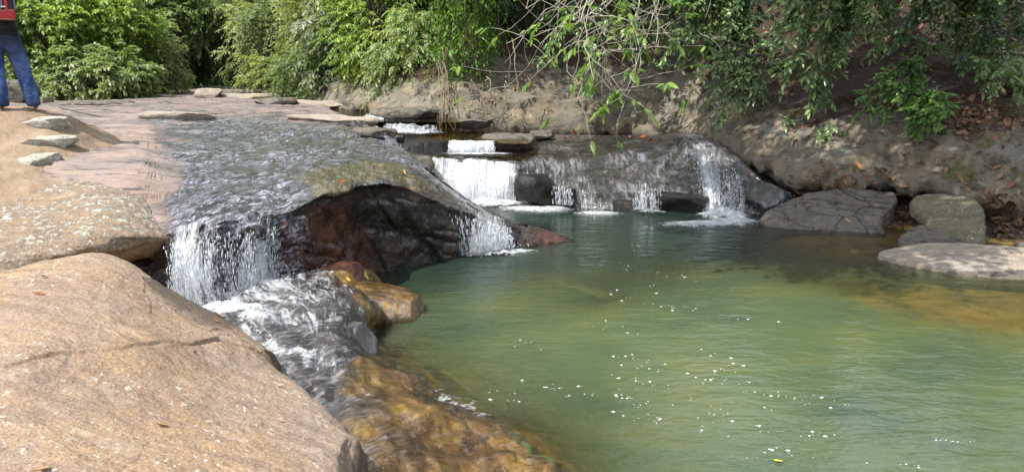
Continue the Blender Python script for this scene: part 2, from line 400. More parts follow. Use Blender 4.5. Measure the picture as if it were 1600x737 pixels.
def mat_bed():
    s = NT('stream_bed')
    c = s.ramp(s.noise(1.6, 6, .65), [(.3, (.15, .09, .022)), (.5, (.36, .24, .06)), (.7, (.48, .34, .11))])
    c = s.mix(s.ramp(s.noise(5, 5, .7), [(.35, .8), (.5, 0)]), c, (.07, .05, .02))
    zz = s.n('ShaderNodeSeparateXYZ', {0: s.co()}).outputs[2]
    up_ = s.ramp(s.math('ADD', zz, s.math('MULTIPLY', s.math('SUBTRACT', s.noise(4, 4), .5), .12)), [(.01, 0), (.05, 1)])
    c = s.mix(up_, c, s.ramp(s.noise(9, 6, .75), [(.3, (.010, .008, .006)), (.55, (.035, .025, .016)), (.75, (.09, .06, .035))]))
    return s.shade(s.bsdf(Base_Color=c, Roughness=.75, Normal=s.bump(s.noise(8, 6, .7), .05, .7)))

def water_core(s, h, tint, dens, rough=.035, spec=None):
    return

def mat_pool():
    """silty green water: what the bed sends up fades with depth (mask r = depth in metres)"""
    s = NT('pool_water')
    r, g, b, _ = s.attr()
    wig = s.math('MULTIPLY', s.math('SUBTRACT', s.noise(1.3, 4, .6), .5), .25)
    d = s.math('MAXIMUM', s.math('ADD', r, s.math('MULTIPLY', wig, r)), 0)
    fac = s.math('SUBTRACT', 1.0, s.math('POWER', 2.718, s.math('MULTIPLY', d, -3.1)))
    silt = s.ramp(s.noise(.55, 4, .6, s.map((1, 1.6, 1), (0, 0, .3))), [(.3, (.050, .080, .045)), (.5, (.078, .108, .046)), (.68, (.115, .125, .036))])
    silt = s.mix(b, silt, (.016, .030, .026))  # far water mixed darker, shade carried by the silt colour
    v = s.map((1, 2.1, 1), (0, 0, -.15))
    h = s.math('ADD', s.math('MULTIPLY', s.noise(3.2, 3, .5, v, .4), 1.0), s.math('MULTIPLY', s.noise(11, 4, .55, v, .5), .32))
    h = s.math('MULTIPLY', h, s.math('ADD', .35, s.math('MULTIPLY', g, 1.8)))
    nb = s.bump(h, .026, .55)
    tr = s.n('ShaderNodeBsdfTransparent', {'Color': s.ramp(d, [(0, (.95, .92, .82)), (.6, (.55, .58, .30))])}).outputs[0]
    df = s.n('ShaderNodeBsdfDiffuse', {'Color': silt}).outputs[0]
    body = s.mixs(fac, tr, df)
    fr = s.n('ShaderNodeFresnel', {'IOR': 1.33, 'Normal': nb}).outputs[0]
    gl = s.n('ShaderNodeBsdfGlossy', {'Color': (1, 1, 1), 'Roughness': .04, 'Normal': nb}).outputs[0]
    return s.shade(s.mixs(fr, body, gl))

def mat_upper_water():
    s = NT('stream_water')
    v = s.map((1, 2.4, 1))
    nb = s.bump(s.math('ADD', s.noise(4, 3, .5, v), s.math('MULTIPLY', s.noise(15, 4, .6, v), .5)), .04, .6)
    tr = s.n('ShaderNodeBsdfTransparent', {'Color': (.72, .6, .38)}).outputs[0]
    fr = s.n('ShaderNodeFresnel', {'IOR': 1.33, 'Normal': nb}).outputs[0]
    gl = s.n('ShaderNodeBsdfGlossy', {'Roughness': .06, 'Normal': nb}).outputs[0]
    return s.shade(s.mixs(fr, tr, gl))

def white_water(s, nb=None, col=(.86, .9, .93)):
    df = s.n('ShaderNodeBsdfDiffuse', {'Color': col, 'Normal': nb}).outputs[0]
    tl = s.n('ShaderNodeBsdfTranslucent', {'Color': col, 'Normal': nb}).outputs[0]
    gl = s.n('ShaderNodeBsdfGlossy', {'Roughness': .18, 'Normal': nb}).outputs[0]
    return s.mixs(.12, s.mixs(.45, df, tl), gl)

def mat_fall(name, lo=.5, hi=.62, sx=16, sy=1.6, film=.25):
    """sheet of falling water; flow r: metres along the lip, g: metres down, b: strength"""
    s = NT(name)
    r, g, b, a = s.attr('flow')
    vec = s.n('ShaderNodeCombineXYZ', {0: s.math('MULTIPLY', r, sx), 1: s.math('MULTIPLY', g, sy), 2: 0}).outputs[0]
    n1 = s.noise(1.0, 5, .62, vec, .5)
    vec2 = s.n('ShaderNodeCombineXYZ', {0: s.math('MULTIPLY', r, sx * 3.1), 1: s.math('MULTIPLY', g, sy * 5), 2: 4}).outputs[0]
    n2 = s.noise(1.0, 4, .6, vec2, .4)
    f = s.math('ADD', s.math('MULTIPLY', n1, .6), s.math('MULTIPLY', n2, .4))
    f = s.math('ADD', f, s.math('MULTIPLY', s.math('SUBTRACT', b, .5), .45))
    al = s.ramp(f, [(lo, 0), (hi, 1)])
    nb = s.bump(f, .03, .8)
    tr = s.n('ShaderNodeBsdfTransparent').outputs[0]
    gl = s.n('ShaderNodeBsdfGlossy', {'Roughness': .15, 'Normal': nb}).outputs[0]
    fr = s.n('ShaderNodeFresnel', {'IOR': 1.33, 'Normal': nb}).outputs[0]
    clear = s.mixs(s.math('MULTIPLY', fr, film), tr, gl)
    return s.shade(s.mixs(al, clear, white_water(s, nb)))

def mat_foam(name='foam', lo=.37, hi=.58, sc=9):
    s = NT(name)
    r, g, b, _ = s.attr()
    n1 = s.math('ADD', s.math('MULTIPLY', s.noise(sc, 6, .65, s.map((1, 1.7, 1)), .8), .65), s.math('MULTIPLY', s.noise(sc * 4, 3, .6), .35))
    f = s.math('ADD', s.math('ADD', .5, s.math('MULTIPLY', s.math('SUBTRACT', n1, .5), 1.9)), s.math('MULTIPLY', s.math('SUBTRACT', r, .55), .75))
    al = s.ramp(f, [(lo, 0), (hi + .05, .95)])
    nb = s.bump(n1, .05, .9)
    return s.shade(s.mixs(al, s.n('ShaderNodeBsdfTransparent').outputs[0], white_water(s, nb)))

def mat_white(name='droplets'):
    s = NT(name); return s.shade(s.mixs(.68, s.n('ShaderNodeBsdfTransparent').outputs[0], white_water(s)))

def mat_leaf(name, trans=.35, rough=.42):
    s = NT(name)
    a = s.n('ShaderNodeAttribute', attribute_name='mask').outputs['Color']
    pr = s.bsdf(Base_Color=a, Roughness=rough, Specular_IOR_Level=.45)
    tl = s.n('ShaderNodeBsdfTranslucent', {'Color': s.mix(1.0, a, (1.5, 1.6, .6), 'MULTIPLY')}).outputs[0]
    return s.shade(s.mixs(trans, pr, tl))
def mat_bark(name, c=(.12, .095, .07)):
    s = NT(name)
    col = s.ramp(s.noise(9, 6, .7, s.map((2, 2, .5))), [(.3, [x * .5 for x in c]), (.6, c), (.8, [x * 1.5 for x in c])])
    return s.shade(s.bsdf(Base_Color=col, Roughness=.85, Normal=s.bump(s.noise(20, 5, .7), .01, .8)))
def mat_plain(name, c, rough=.7, bscale=0, bdist=.003, spec=.4, var=.25):
    s = NT(name)
    col = s.ramp(s.noise(bscale or 12, 5, .65), [(.3, [x * (1 - var) for x in c]), (.7, [min(1, x * (1 + var)) for x in c])])
    return s.shade(s.bsdf(Base_Color=col, Roughness=rough, Specular_IOR_Level=spec, Normal=s.bump(s.noise(bscale or 40, 4), bdist, .6)))

M = dict(
    sandstone=mat_sandstone(), near=mat_near(),
    lichen=mat_sandstone('lichen_rock', (.36, .26, .16), (.30, .22, .15), (.20, .14, .085), lichen=.95, grain=2.2),
    pale=mat_sandstone('pale_rock', (.50, .47, .38), (.42, .40, .33), (.30, .27, .2), grain=2.0),
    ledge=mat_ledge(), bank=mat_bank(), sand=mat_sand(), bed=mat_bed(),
    black=mat_wet('wet_black_rock', [(.006, .006, .006), (.014, .013, .012), (.034, .03, .027)], .4, 10, .03, .35, 0, 0),
    wall=mat_wet('black_wall_rock', [(.005, .004, .004), (.016, .011, .009), (.05, .026, .018)], .5, 9, .04, .25, 0, 0),
    slide=mat_wet('wet_slide_rock', [(.012, .011, .010), (.03, .026, .022), (.065, .052, .04)], .16, 9, .03, .6, .42, .6),
    red=mat_wet('wet_red_rock', [(.016, .008, .006), (.06, .025, .014), (.15, .06, .032)], .5, 8, .04, .3, 0, 0),
    gold=mat_wet('slick_gold_rock', [(.03, .015, .004), (.15, .078, .014), (.36, .22, .035)], .14, 14, .045, .6, .28, .7),
    apron=mat_apron(),
    grey=mat_grey(),
    olive=mat_sandstone('olive_rock', (.22, .19, .11), (.17, .155, .10), (.10, .085, .05), grain=1.8),
    sunrock=mat_sandstone('pale_tongue_rock', (.40, .33, .25), (.33, .28, .225), (.22, .18, .14), grain=1.6),
    pool=mat_pool(), stream=mat_upper_water(),
    fall=mat_fall('falling_water', .45, .62, 30, 4.5), thick=mat_fall('thick_falling_water', .41, .62, 22, 2.6, .4),
    film=mat_fall('flowing_film', .50, .66, 14, 4.5, .8),
    foam=mat_foam(), white=mat_white(), leaf=mat_leaf('leaf', .42), gloss=mat_leaf('glossy_leaf', .3, .28), dead=mat_leaf('dead_leaf', .12, .6),
    bark=mat_bark('bark'), root_bark=mat_bark('root_bark', (.22, .17, .12)), white_bark=mat_bark('white_bark', (.52, .47, .39)), pale_bark=mat_bark('pale_bark', (.36, .30, .22)),
)

# ------------------------------------------------------------------ the ground under everything
def tps_fit(pts):
    pts = np.array(pts, float); X = pts[:, :2]; n = len(X)
    D = np.linalg.norm(X[:, None] - X[None], axis=2); K = np.where(D > 0, D ** 2 * np.log(np.maximum(D, 1e-9)), 0) + np.eye(n) * .002
    Pm = np.concatenate([np.ones((n, 1)), X], 1)
    A = np.block([[K, Pm], [Pm.T, np.zeros((3, 3))]])
    s = np.linalg.solve(A, np.concatenate([pts[:, 2], np.zeros(3)]))
    def f(x, y):
        q = np.stack([x, y], -1); D = np.linalg.norm(q[:, None] - X[None], axis=2)
        return (np.where(D > 0, D ** 2 * np.log(np.maximum(D, 1e-9)), 0) @ s[:n]) + s[n] + q @ s[n + 1:]
    return f
bed = tps_fit([(1, 6.2, -1.2), (-.3, 7.6, -1.0), (2.2, 9.4, -1.1), (3, 6, -1.3), (1, 4, -1.1), (2, 2.6, -1.2), (4, 3.6, -1.3), (6, 3, -1.2), (2.7, 10.4, -.8), (.6, 11.4, -.7),
    (1.8, 8.3, -.24), (.95, 6.75, -.36), (-.4, 6.2, -.42), (2.6, 7.2, -1.3), (3.2, 5.4, -1.3), (4.3, 5.0, -1.1),
    (3.9, 6.5, -.14), (3.35, 7.2, -.16), (4.4, 6.15, -.15), (2.95, 7.9, -.17), (4.0, 7.4, -.15), (3.55, 5.65, -1.0), (4.4, 5.35, -1.1), (2.9, 6.6, -.9), (5.6, 7.4, -.14), (5.4, 6.1, -.13), (4.0, 9.1, -.10), (3.4, 9.5, -.16), (5.0, 8.3, -.12), (6.4, 5.8, -.13), (6.5, 4.7, -1.2), (5.6, 5.2, -1.0), (7.5, 6.5, -.2), (3.3, 8.2, -.35),
    (4, 11, -.05), (5.5, 10, -.02), (7, 9, .08), (4.6, 10.2, -.05), (9, 10, 1.2), (8, 13, 1.2), (12, 8, 2.0), (-.5, 14, .3), (1, 16, .45), (-1.5, 17, .6), (3, 14, .3),
    (-5, 8, -.1), (-5, 14, .4), (-10, 20, .5), (-3, 5, -.6), (-3, 2, -.4), (0, 1, -.9), (-8, 3, .1), (8, 0, -.8),
    (-20, 40, .7), (0, 40, 1.0), (20, 30, 5), (20, 15, 5), (-40, 20, 1), (40, 40, 8), (0, 80, 2), (-40, 80, 2), (60, 80, 10), (40, 0, 4), (-40, 0, .5)])
def ground_axis(a, b, step, far):
    mid = np.arange(a, b, step); ext = step * 1.22 ** np.arange(1, 60); ext = np.cumsum(ext); ext = ext[ext < far]
    return np.concatenate([(a - ext)[::-1], mid, mid[-1] + ext])
gx, gy = ground_axis(-4, 9, .09, 300), ground_axis(0, 14, .09, 300)
GX, GY = np.meshgrid(gx, gy, indexing='ij')
xx, yy = GX.ravel(), GY.ravel()
gz = bed(np.clip(xx, -60, 70), np.clip(yy, -15, 100))
gz = np.where((xx > 2.2) & (xx < 7) & (yy > 4.6) & (yy < 8.7), np.minimum(gz, -.12), gz)
gz = np.clip(gz, -1.6, 14) + np.where((xx > 2.5) & (yy < 10), .035, .07) * fbm(np.stack([xx, yy, xx * 0], -1) * .9, 5)
tag(mesh('ground', np.stack([xx, yy, gz], -1), grid_faces(len(gx), len(gy))[:, ::-1], M['bed'], recentre=False), kind='structure')

# ------------------------------------------------------------------ rock ledge: flat top on the left running into the wet dome
def rows_of(cols): return np.swapaxes(np.array([[np.concatenate([p, m]) for p, m in c] for c in cols]), 0, 1)
def strip(us, ds, zs): return [Q(u, d, z) for u, d, z in zip(us, ds, zs)]
D0 = [36, 26, 18, 13, 10.3, 8.5, 7.2, 6.4, 6.25, 6.1, 6.0]; Z0 = [1.2, 1.22, 1.22, 1.2, 1.2, 1.2, 1.14, .98, .75, .45, .1]
colA = strip([-300] * 11, D0, Z0); colB = strip([-50] * 11, D0, Z0); colC = strip([60] * 11, D0, Z0); colD = strip([150] * 11, D0, Z0)
colD2 = strip([200, 203, 208, 213, 216, 218, 220, 222, 222, 222, 222], D0, Z0)
colE = [Q(225, 36, 1.2), Q(232, 26, 1.22), Q(240, 18, 1.2), Q(248, 13, 1.2), Q(254, 10.3, 1.18), Q(258, 8.3, 1.14), Q(261, 7, 1.08), P(264, 362, 5.95), P(265, 385, 5.85), P(266, 440, 5.85), Q(266, 5.8, .2)]
colF = [Q(300, 36, 1.2), Q(310, 26, 1.22), Q(320, 18, 1.2), Q(330, 13, 1.18), Q(338, 10.3, 1.15), Q(344, 8.3, 1.12), Q(348, 7, 1.07), P(350, 337, 6.1), P(350, 360, 5.95), P(350, 430, 5.95), Q(350, 5.9, .2)]
colG = [Q(375, 34, 1.2), Q(385, 24, 1.22), Q(397, 17, 1.2), Q(410, 13, 1.18), Q(420, 10.5, 1.15), Q(428, 8.6, 1.1), Q(435, 7.5, 1.05), P(438, 332, 6.6), P(440, 360, 6.5), P(446, 410, 6.6), Q(448, 6.6, .1)]
colH = [Q(445, 28, 1.2), Q(455, 20, 1.2), Q(465, 16, 1.2), Q(475, 13, 1.17), Q(483, 10.8, 1.13), Q(490, 9.2, 1.1), Q(496, 8.0, 1.08), P(500, 303, 7.05), P(500, 340, 6.98), P(503, 400, 7.0), Q(505, 7.0, .05)]
colH2 = [Q(490, 24, 1.17), Q(500, 18, 1.19), Q(510, 15, 1.17), Q(520, 12.9, 1.15), Q(528, 10.9, 1.11), Q(536, 9.3, 1.08), Q(541, 8.3, 1.06), P(544, 294, 7.4), P(545, 340, 7.32), P(546, 405, 7.32), Q(546, 7.32, -.1)]
colI = [Q(505, 21, 1.15), Q(520, 17, 1.18), Q(530, 14.5, 1.15), Q(540, 12.8, 1.13), Q(548, 11, 1.1), Q(553, 9.5, 1.07), Q(556, 8.6, 1.04), P(560, 289, 7.75), P(561, 330, 7.82), P(562, 375, 7.86), Q(563, 7.86, -.3)]
colJ = [W(-2.7, 14.2, .3), P(575, 200, 13.2), P(595, 214, 12.5), P(612, 226, 11.9), P(625, 240, 11.2), P(628, 250, 10.2), P(628, 266, 9.1), P(625, 287, 8.2), P(625, 330, 8.12), P(627, 380, 8.16), Q(628, 8.16, -.4)]
colK = [W(-1.4, 12.6, 0), P(628, 237, 11.6), P(645, 250, 11.2), P(662, 262, 10.7), P(672, 270, 10.2), P(680, 279, 9.7), P(684, 293, 9.1), P(684, 313, 8.6), P(687, 350, 8.52), P(692, 390, 8.58), Q(694, 8.58, -.4)]
colL = [W(-.7, 11.2, -.3), P(690, 283, 10.7), P(705, 294, 10.4), P(720, 306, 10.2), P(733, 315, 9.9), P(745, 324, 9.6), P(752, 332, 9.3), P(758, 342, 9.0), P(762, 365, 8.95), P(765, 390, 8.95), Q(768, 8.9, -.3)]
colM = [W(.1, 10.8, -.4), P(762, 330, 10.3), P(772, 335, 10.1), P(783, 340, 9.95), P(794, 344, 9.8), P(803, 348, 9.65), P(810, 352, 9.5), P(815, 357, 9.35), P(818, 370, 9.25), P(822, 384, 9.2), Q(826, 9.1, -.3)]
colN = [W(1.1, 10.2, -.4), P(845, 362, 10), P(855, 364, 9.95), P(865, 366, 9.9), P(873, 368, 9.85), P(880, 370, 9.8), P(886, 372, 9.75), P(892, 376, 9.7), Q(897, 9.6, -.1), Q(899, 9.55, -.2), Q(900, 9.5, -.4)]
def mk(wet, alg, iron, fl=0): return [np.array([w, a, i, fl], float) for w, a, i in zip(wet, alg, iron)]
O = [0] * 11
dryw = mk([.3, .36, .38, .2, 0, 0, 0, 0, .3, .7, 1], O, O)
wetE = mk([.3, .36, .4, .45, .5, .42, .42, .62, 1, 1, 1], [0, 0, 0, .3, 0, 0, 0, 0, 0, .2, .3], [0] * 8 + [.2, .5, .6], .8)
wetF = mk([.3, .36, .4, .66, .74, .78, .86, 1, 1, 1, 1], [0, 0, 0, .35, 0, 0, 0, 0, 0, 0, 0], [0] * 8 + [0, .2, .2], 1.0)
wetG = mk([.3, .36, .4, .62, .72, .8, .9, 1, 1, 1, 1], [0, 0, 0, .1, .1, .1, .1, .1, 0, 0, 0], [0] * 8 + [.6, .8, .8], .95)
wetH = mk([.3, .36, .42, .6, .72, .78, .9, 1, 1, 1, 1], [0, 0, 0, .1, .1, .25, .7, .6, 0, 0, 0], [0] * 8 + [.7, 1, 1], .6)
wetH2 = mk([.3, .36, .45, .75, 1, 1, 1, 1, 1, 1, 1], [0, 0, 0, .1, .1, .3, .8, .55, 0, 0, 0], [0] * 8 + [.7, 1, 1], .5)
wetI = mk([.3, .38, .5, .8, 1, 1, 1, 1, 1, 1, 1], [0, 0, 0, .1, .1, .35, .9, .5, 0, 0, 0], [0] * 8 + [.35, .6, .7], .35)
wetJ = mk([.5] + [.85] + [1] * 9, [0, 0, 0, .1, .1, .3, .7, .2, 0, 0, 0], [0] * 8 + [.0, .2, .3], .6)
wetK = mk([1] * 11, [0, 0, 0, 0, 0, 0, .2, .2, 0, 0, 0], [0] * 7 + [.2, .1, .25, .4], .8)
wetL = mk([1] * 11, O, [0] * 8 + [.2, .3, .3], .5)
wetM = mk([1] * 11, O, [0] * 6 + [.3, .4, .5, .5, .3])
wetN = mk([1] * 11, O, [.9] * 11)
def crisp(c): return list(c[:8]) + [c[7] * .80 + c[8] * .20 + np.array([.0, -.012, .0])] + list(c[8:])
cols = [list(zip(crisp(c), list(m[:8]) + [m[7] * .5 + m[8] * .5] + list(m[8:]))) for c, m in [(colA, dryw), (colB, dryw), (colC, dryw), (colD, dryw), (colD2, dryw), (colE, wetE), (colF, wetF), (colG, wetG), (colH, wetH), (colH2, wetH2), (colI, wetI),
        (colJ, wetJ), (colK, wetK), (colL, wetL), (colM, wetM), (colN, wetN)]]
for ci in (8, 9, 10, 11, 12):          # the pale flecks thin out before the overhanging edge
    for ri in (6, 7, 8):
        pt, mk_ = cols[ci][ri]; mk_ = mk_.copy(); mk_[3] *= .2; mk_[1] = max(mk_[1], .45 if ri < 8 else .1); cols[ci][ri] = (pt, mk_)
def disp_ledge(p, m, n):
    up = np.clip(n[:, 2], 0, 1)
    wet = m[:, 0]
    fol = ridged(p * np.array([.45, 2.6, 2.6]) + 3, 4, .55)
    a = .05 * fbm(p * .7, 4) + .022 * fbm(p * 3.1, 4)
    a += (.035 * (1 - wet) + .012) * (fol - .5)
    st = fbm(p * np.array([.5, 1.6, 1.6]), 3) * 3
    a += .03 * (1 - .6 * wet) * up * (st - np.floor(st) - .5)
    wall = sstep(.25, .6, 1 - up) * sstep(-7, -3.2, p[:, 0]) 
    a += (1 - up) * (.08 * fbm(p * 1.5 + 7, 4, .6) + .04 * ridged(p * np.array([2.2, 2.2, 1.3]), 4)) + wall * (.11 * blocks(p, (1.25, .6, 1.5), 2.3) + .05 * blocks(p, (3.1, 1.2, 3.4), 7.7) + .03 * fbm(p * 5, 4, .6))
    a += .05 * wet * up * blocks(p, (.9, .55, .2), 4.4) * (1 - wall)
    edge = sstep(.3, .55, m[:, 1]) * sstep(-3.2, -2.6, p[:, 0]) * (p[:, 1] < 9.4)
    a += edge * (.07 * fbm(p * 2.6 + 5, 5, .62) + .03 * (ridged(p * np.array([3, 2, 2]) + 2, 3) - .5))
    return a
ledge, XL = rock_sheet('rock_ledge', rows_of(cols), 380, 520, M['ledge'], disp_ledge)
tag(ledge, 'broad flat pinkish rock ledge ending in a wet rounded dome with a dark overhanging wall', 'rock ledge')

# ------------------------------------------------------------------ sand bank
us = [-320, -120, -10, 50, 100, 150, 200, 240]
rowsS = [(14, [1.3, 1.25, 1.2, 1.15, 1.1, 1.05, 1.0, 1.0]), (11.5, [1.6, 1.55, 1.5, 1.46, 1.38, 1.24, 1.1, 1.0]), (10, [1.72, 1.7, 1.68, 1.66, 1.56, 1.38, 1.15, 1.0]),
         (9.2, [1.75, 1.7, 1.65, 1.59, 1.44, 1.22, 1.05, 1.0]), (8.2, [1.5, 1.42, 1.36, 1.31, 1.2, 1.08, 1.0, .9]), (7.4, [1.35, 1.3, 1.25, 1.2, 1.1, 1.0, .95, .9]),
         (6.6, [1.22, 1.16, 1.12, 1.1, 1.05, 1.0, .95, .9]), (6.3, [.9, .9, .9, .85, .8, .7, .6, .5])]
sandc = np.array([[Q(u, d, z) for u, z in zip(us, zs)] for d, zs in rowsS])
sand, _ = rock_sheet('sand_bank', sandc, 120, 160, M['sand'], lambda p, m, n: .07 * fbm(p * 1.5, 6, .6) + .02 * fbm(p * 7, 4, .6) - .05 * np.clip(ridged(p * np.array([1.1, 1.6, 1]) + 4, 3) - .55, 0, 1))
tag(sand, kind='structure')

# ------------------------------------------------------------------ near rock
R1 = [(-200, 440, 1.0), (0, 425, .98), (70, 410, 1.0), (140, 398, 1.0), (195, 412, .94), (245, 450, .8), (300, 478, .68), (350, 500, .58), (398, 540, .47)]
R2 = [(-200, 480, .97), (0, 475, .96), (75, 470, .95), (150, 465, .92), (210, 480, .84), (260, 500, .74), (310, 512, .66), (358, 522, .57), (405, 550, .46)]
R3 = [(-200, 560, .9), (0, 575, .88), (80, 560, .86), (160, 547, .82), (240, 533, .77), (290, 535, .7), (340, 531, .62), (380, 541, .54), (412, 562, .45)]
R4 = [(-200, 640, .82), (0, 640, .8), (90, 625, .78), (180, 610, .74), (270, 598, .67), (330, 595, .6), (390, 597, .53), (440, 605, .47), (482, 618, .42)]
R5 = [(-200, 740, .72), (0, 740, .7), (110, 735, .68), (220, 725, .63), (320, 710, .57), (390, 695, .52), (450, 680, .47), (500, 668, .42), (533, 672, .37)]
R6 = [(-200, 950, .5), (0, 950, .5), (130, 930, .48), (260, 900, .45), (380, 860, .4), (440, 830, .38), (490, 800, .35), (525, 765, .33), (538, 712, .33)]
rowsN = []
for k, row in enumerate([R1, R2, R3, R4, R5, R6]):
    pts = [PZ(*q) for q in row]
    pts += [pts[-1] + np.array([.055, .02, -.07]), pts[-1] + np.array([.075, .02, -.24]), pts[-1] + np.array([.05, 0, -.5])]
    rowsN.append(pts)
back = [p + np.array([.02, .14, -.12]) for p in rowsN[0]]; back2 = [p + np.array([.02, .12, -.6]) for p in rowsN[0]]
fr_ = [p + np.array([0, -.5, -.5]) for p in rowsN[-1]]
nearc = np.array([back2, back] + rowsN + [fr_])
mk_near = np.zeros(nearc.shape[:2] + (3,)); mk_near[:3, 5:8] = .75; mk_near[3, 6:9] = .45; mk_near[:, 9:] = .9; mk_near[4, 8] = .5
nearc = np.concatenate([nearc, mk_near], 2)
ca = np.array([PZ(*q)[:2] for q in [(-200, 565, .9), (0, 580, .88), (81, 561, .86), (160, 550, .82), (242, 535, .77), (300, 537, .69), (347, 531, .61), (397, 549, .5), (430, 560, .45)]])
def polydist(p, line):
    best = np.full(len(p), 9.0); sgn = np.zeros(len(p))
    for a, b in zip(line[:-1], line[1:]):
        ab = b - a; t = np.clip(((p - a) @ ab) / (ab @ ab), 0, 1)
        q = a + t[:, None] * ab; d = np.linalg.norm(p - q, axis=1)
        s = np.sign(ab[0] * (p[:, 1] - a[1]) - ab[1] * (p[:, 0] - a[0]))
        sgn = np.where(d < best, s, sgn); best = np.minimum(best, d)
    return best, sgn
def disp_near(p, m, n):
    w = p[:, :2] + .05 * np.stack([fbm(p * 3, 3), fbm(p * 3 + 9, 3)], -1)
    d, s = polydist(w, ca)
    str_ = .45 + .55 * sstep(-.1, .3, fbm(p * 2.2 + 4, 2))
    crack = -.012 * str_ * np.exp(-(d / .008) ** 2) + .017 * str_ * sstep(0, .015, s * d) * np.exp(-np.maximum(s * d, 0) / .3)
    a = .035 * fbm(p * 1.1, 4) + .012 * fbm(p * np.array([2, 7, 5]), 4, .6) + .0035 * fbm(p * 26, 3)
    lay = fbm(p * np.array([.9, .9, 2.5]) + 2, 3) * 4
    a += .004 * (lay - np.floor(lay))
    side = np.clip(1 - n[:, 2], 0, 1)
    a += side * .05 * fbm(p * 4, 4, .6)
    tr_ = fbm(p * np.array([1.1, 1.1, 1.1]) + 31, 4, .55) * 5; a += .005 * sstep(.0, .12, tr_ - np.floor(tr_)) * (1 - (tr_ - np.floor(tr_)))
    return a + crack
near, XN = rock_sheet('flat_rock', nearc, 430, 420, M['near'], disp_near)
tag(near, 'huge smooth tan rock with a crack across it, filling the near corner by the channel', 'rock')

# ------------------------------------------------------------------ lichen boulder
ub = [-150, -40, 40, 110, 170, 215, 245, 262]
def rowp(vs, ds): return [np.concatenate([P(u, v, d), [1, 0, 0]]) for u, v, d in zip(ub, vs, ds)]
crest = rowp([335, 322, 303, 289, 297, 318, 343, 362], [6.6, 6.6, 6.8, 6.9, 6.8, 6.6, 6.4, 6.2])
mid = rowp([370, 360, 350, 340, 336, 343, 355, 366], [5.7, 5.7, 5.8, 5.9, 5.9, 5.95, 6.0, 6.05])
low = rowp([420, 415, 400, 383, 372, 370, 371, 374], [5.2, 5.2, 5.3, 5.4, 5.5, 5.6, 5.75, 5.9])
bot = rowp([470, 465, 450, 415, 398, 390, 388, 386], [5.25, 5.25, 5.35, 5.5, 5.7, 5.8, 5.95, 6.05])
bk = [np.concatenate([q[:3] + np.array([0, .25, -.1]), [1, 0, 0]]) for q in crest]; bk2 = [np.concatenate([q[:3] + np.array([0, .3, -.5]), [1, 0, 0]]) for q in crest]
un = [np.concatenate([q[:3] + np.array([0, .4, -.1]), [0, 0, 0]]) for q in bot]
for q in low: q[3] = .25
for q in bot: q[3] = 0
lc = np.array([bk2, bk, crest, mid, low, bot, un])
endc = lc[:, -1:, :].copy(); endc[:, :, :3] = lc[:, -1:, :3].mean(axis=0, keepdims=True) * .6 + lc[:, -1:, :3] * .4; endc[:, :, 0] += .05
lc = np.concatenate([lc, endc], 1)
def disp_boulder(p, m, n):
    side = np.clip(1 - n[:, 2], 0, 1)
    a = .05 * fbm(p * 1.5, 4) + .02 * ridged(p * np.array([2.5, 5, 6]), 4, .6) + .012 * fbm(p * 11, 4, .65)
    return a + side * .07 * (ridged(p * np.array([1.2, 1.2, 7]) + 5, 3) - .5)
lich, _ = rock_sheet('boulder', lc, 220, 260, M['lichen'], disp_boulder)
tag(lich, 'tan boulder crusted with pale lichen, at the left edge of the near waterfall', 'boulder')

# ------------------------------------------------------------------ apron below the near fall (slick brown rock sliding into the pool)
AP = [
    [Q(250, 6.6, .45), Q(330, 6.8, .45), Q(420, 7.2, .45), Q(500, 7.8, .3), Q(560, 8.2, .0), Q(640, 8.4, -.8)],
    [Q(262, 5.8, .40), Q(340, 5.8, .40), Q(420, 6.1, .42), Q(500, 6.8, .36), Q(570, 7.3, .2), Q(665, 7.5, -.7)],
    [Q(310, 5.5, .33), Q(420, 5.6, .34), Q(500, 5.7, .36), Q(555, 6.0, .28), Q(600, 6.5, .02), Q(690, 6.7, -1.0)],
    [PZ(380, 545, .26), PZ(470, 535, .33), PZ(528, 530, .30), PZ(560, 527, .15), PZ(588, 525, -.1), PZ(680, 525, -1.1)],
    [PZ(420, 600, .2), PZ(500, 590, .2), PZ(560, 580, .16), PZ(605, 583, .06), PZ(650, 600, -.06), PZ(760, 600, -1.1)],
    [PZ(480, 660, .15), PZ(570, 650, .15), PZ(640, 650, .11), PZ(700, 650, .05), PZ(750, 660, -.07), PZ(880, 670, -1.1)],
    [PZ(480, 745, .1), PZ(600, 740, .12), PZ(700, 740, .08), PZ(790, 740, .03), PZ(880, 742, -.09), PZ(1010, 745, -1.0)],
    [PZ(450, 900, .05), PZ(590, 900, .08), PZ(730, 900, .05), PZ(850, 900, 0), PZ(990, 900, -.12), PZ(1150, 900, -1.0)]]
AP = np.array(AP)
AP = np.concatenate([AP[:, :1] + np.array([-.25, 0, .05]), AP], 1)
gold_rows = [[0, 0, 0, .1, .4, .8, 1], [0, 0, 0, .1, .5, .9, 1], [0, 0, 0, .1, .5, 1, 1], [0, 0, 0, .05, .55, 1, 1], [.05, .15, .35, .6, .9, 1, 1], [.2, .25, .5, .65, .9, 1, 1], [.35, .4, .55, .7, .95, 1, 1], [.4, .45, .6, .7, .9, 1, 1]]
AP = np.concatenate([AP, np.repeat(np.array(gold_rows)[:, :, None], 3, 2)], 2)
def disp_apron(p, m, n):
    return .10 * fbm(p * 1.9, 4) + .05 * ridged(p * np.array([2.4, 1.8, 2.0]), 3) + .014 * fbm(p * 9, 4)
apron, XA = rock_sheet('rock_apron', AP, 260, 200, M['apron'], disp_apron)
tag(apron, 'slick golden brown rock apron sloping into the pool beside the tan rock', 'rock apron')

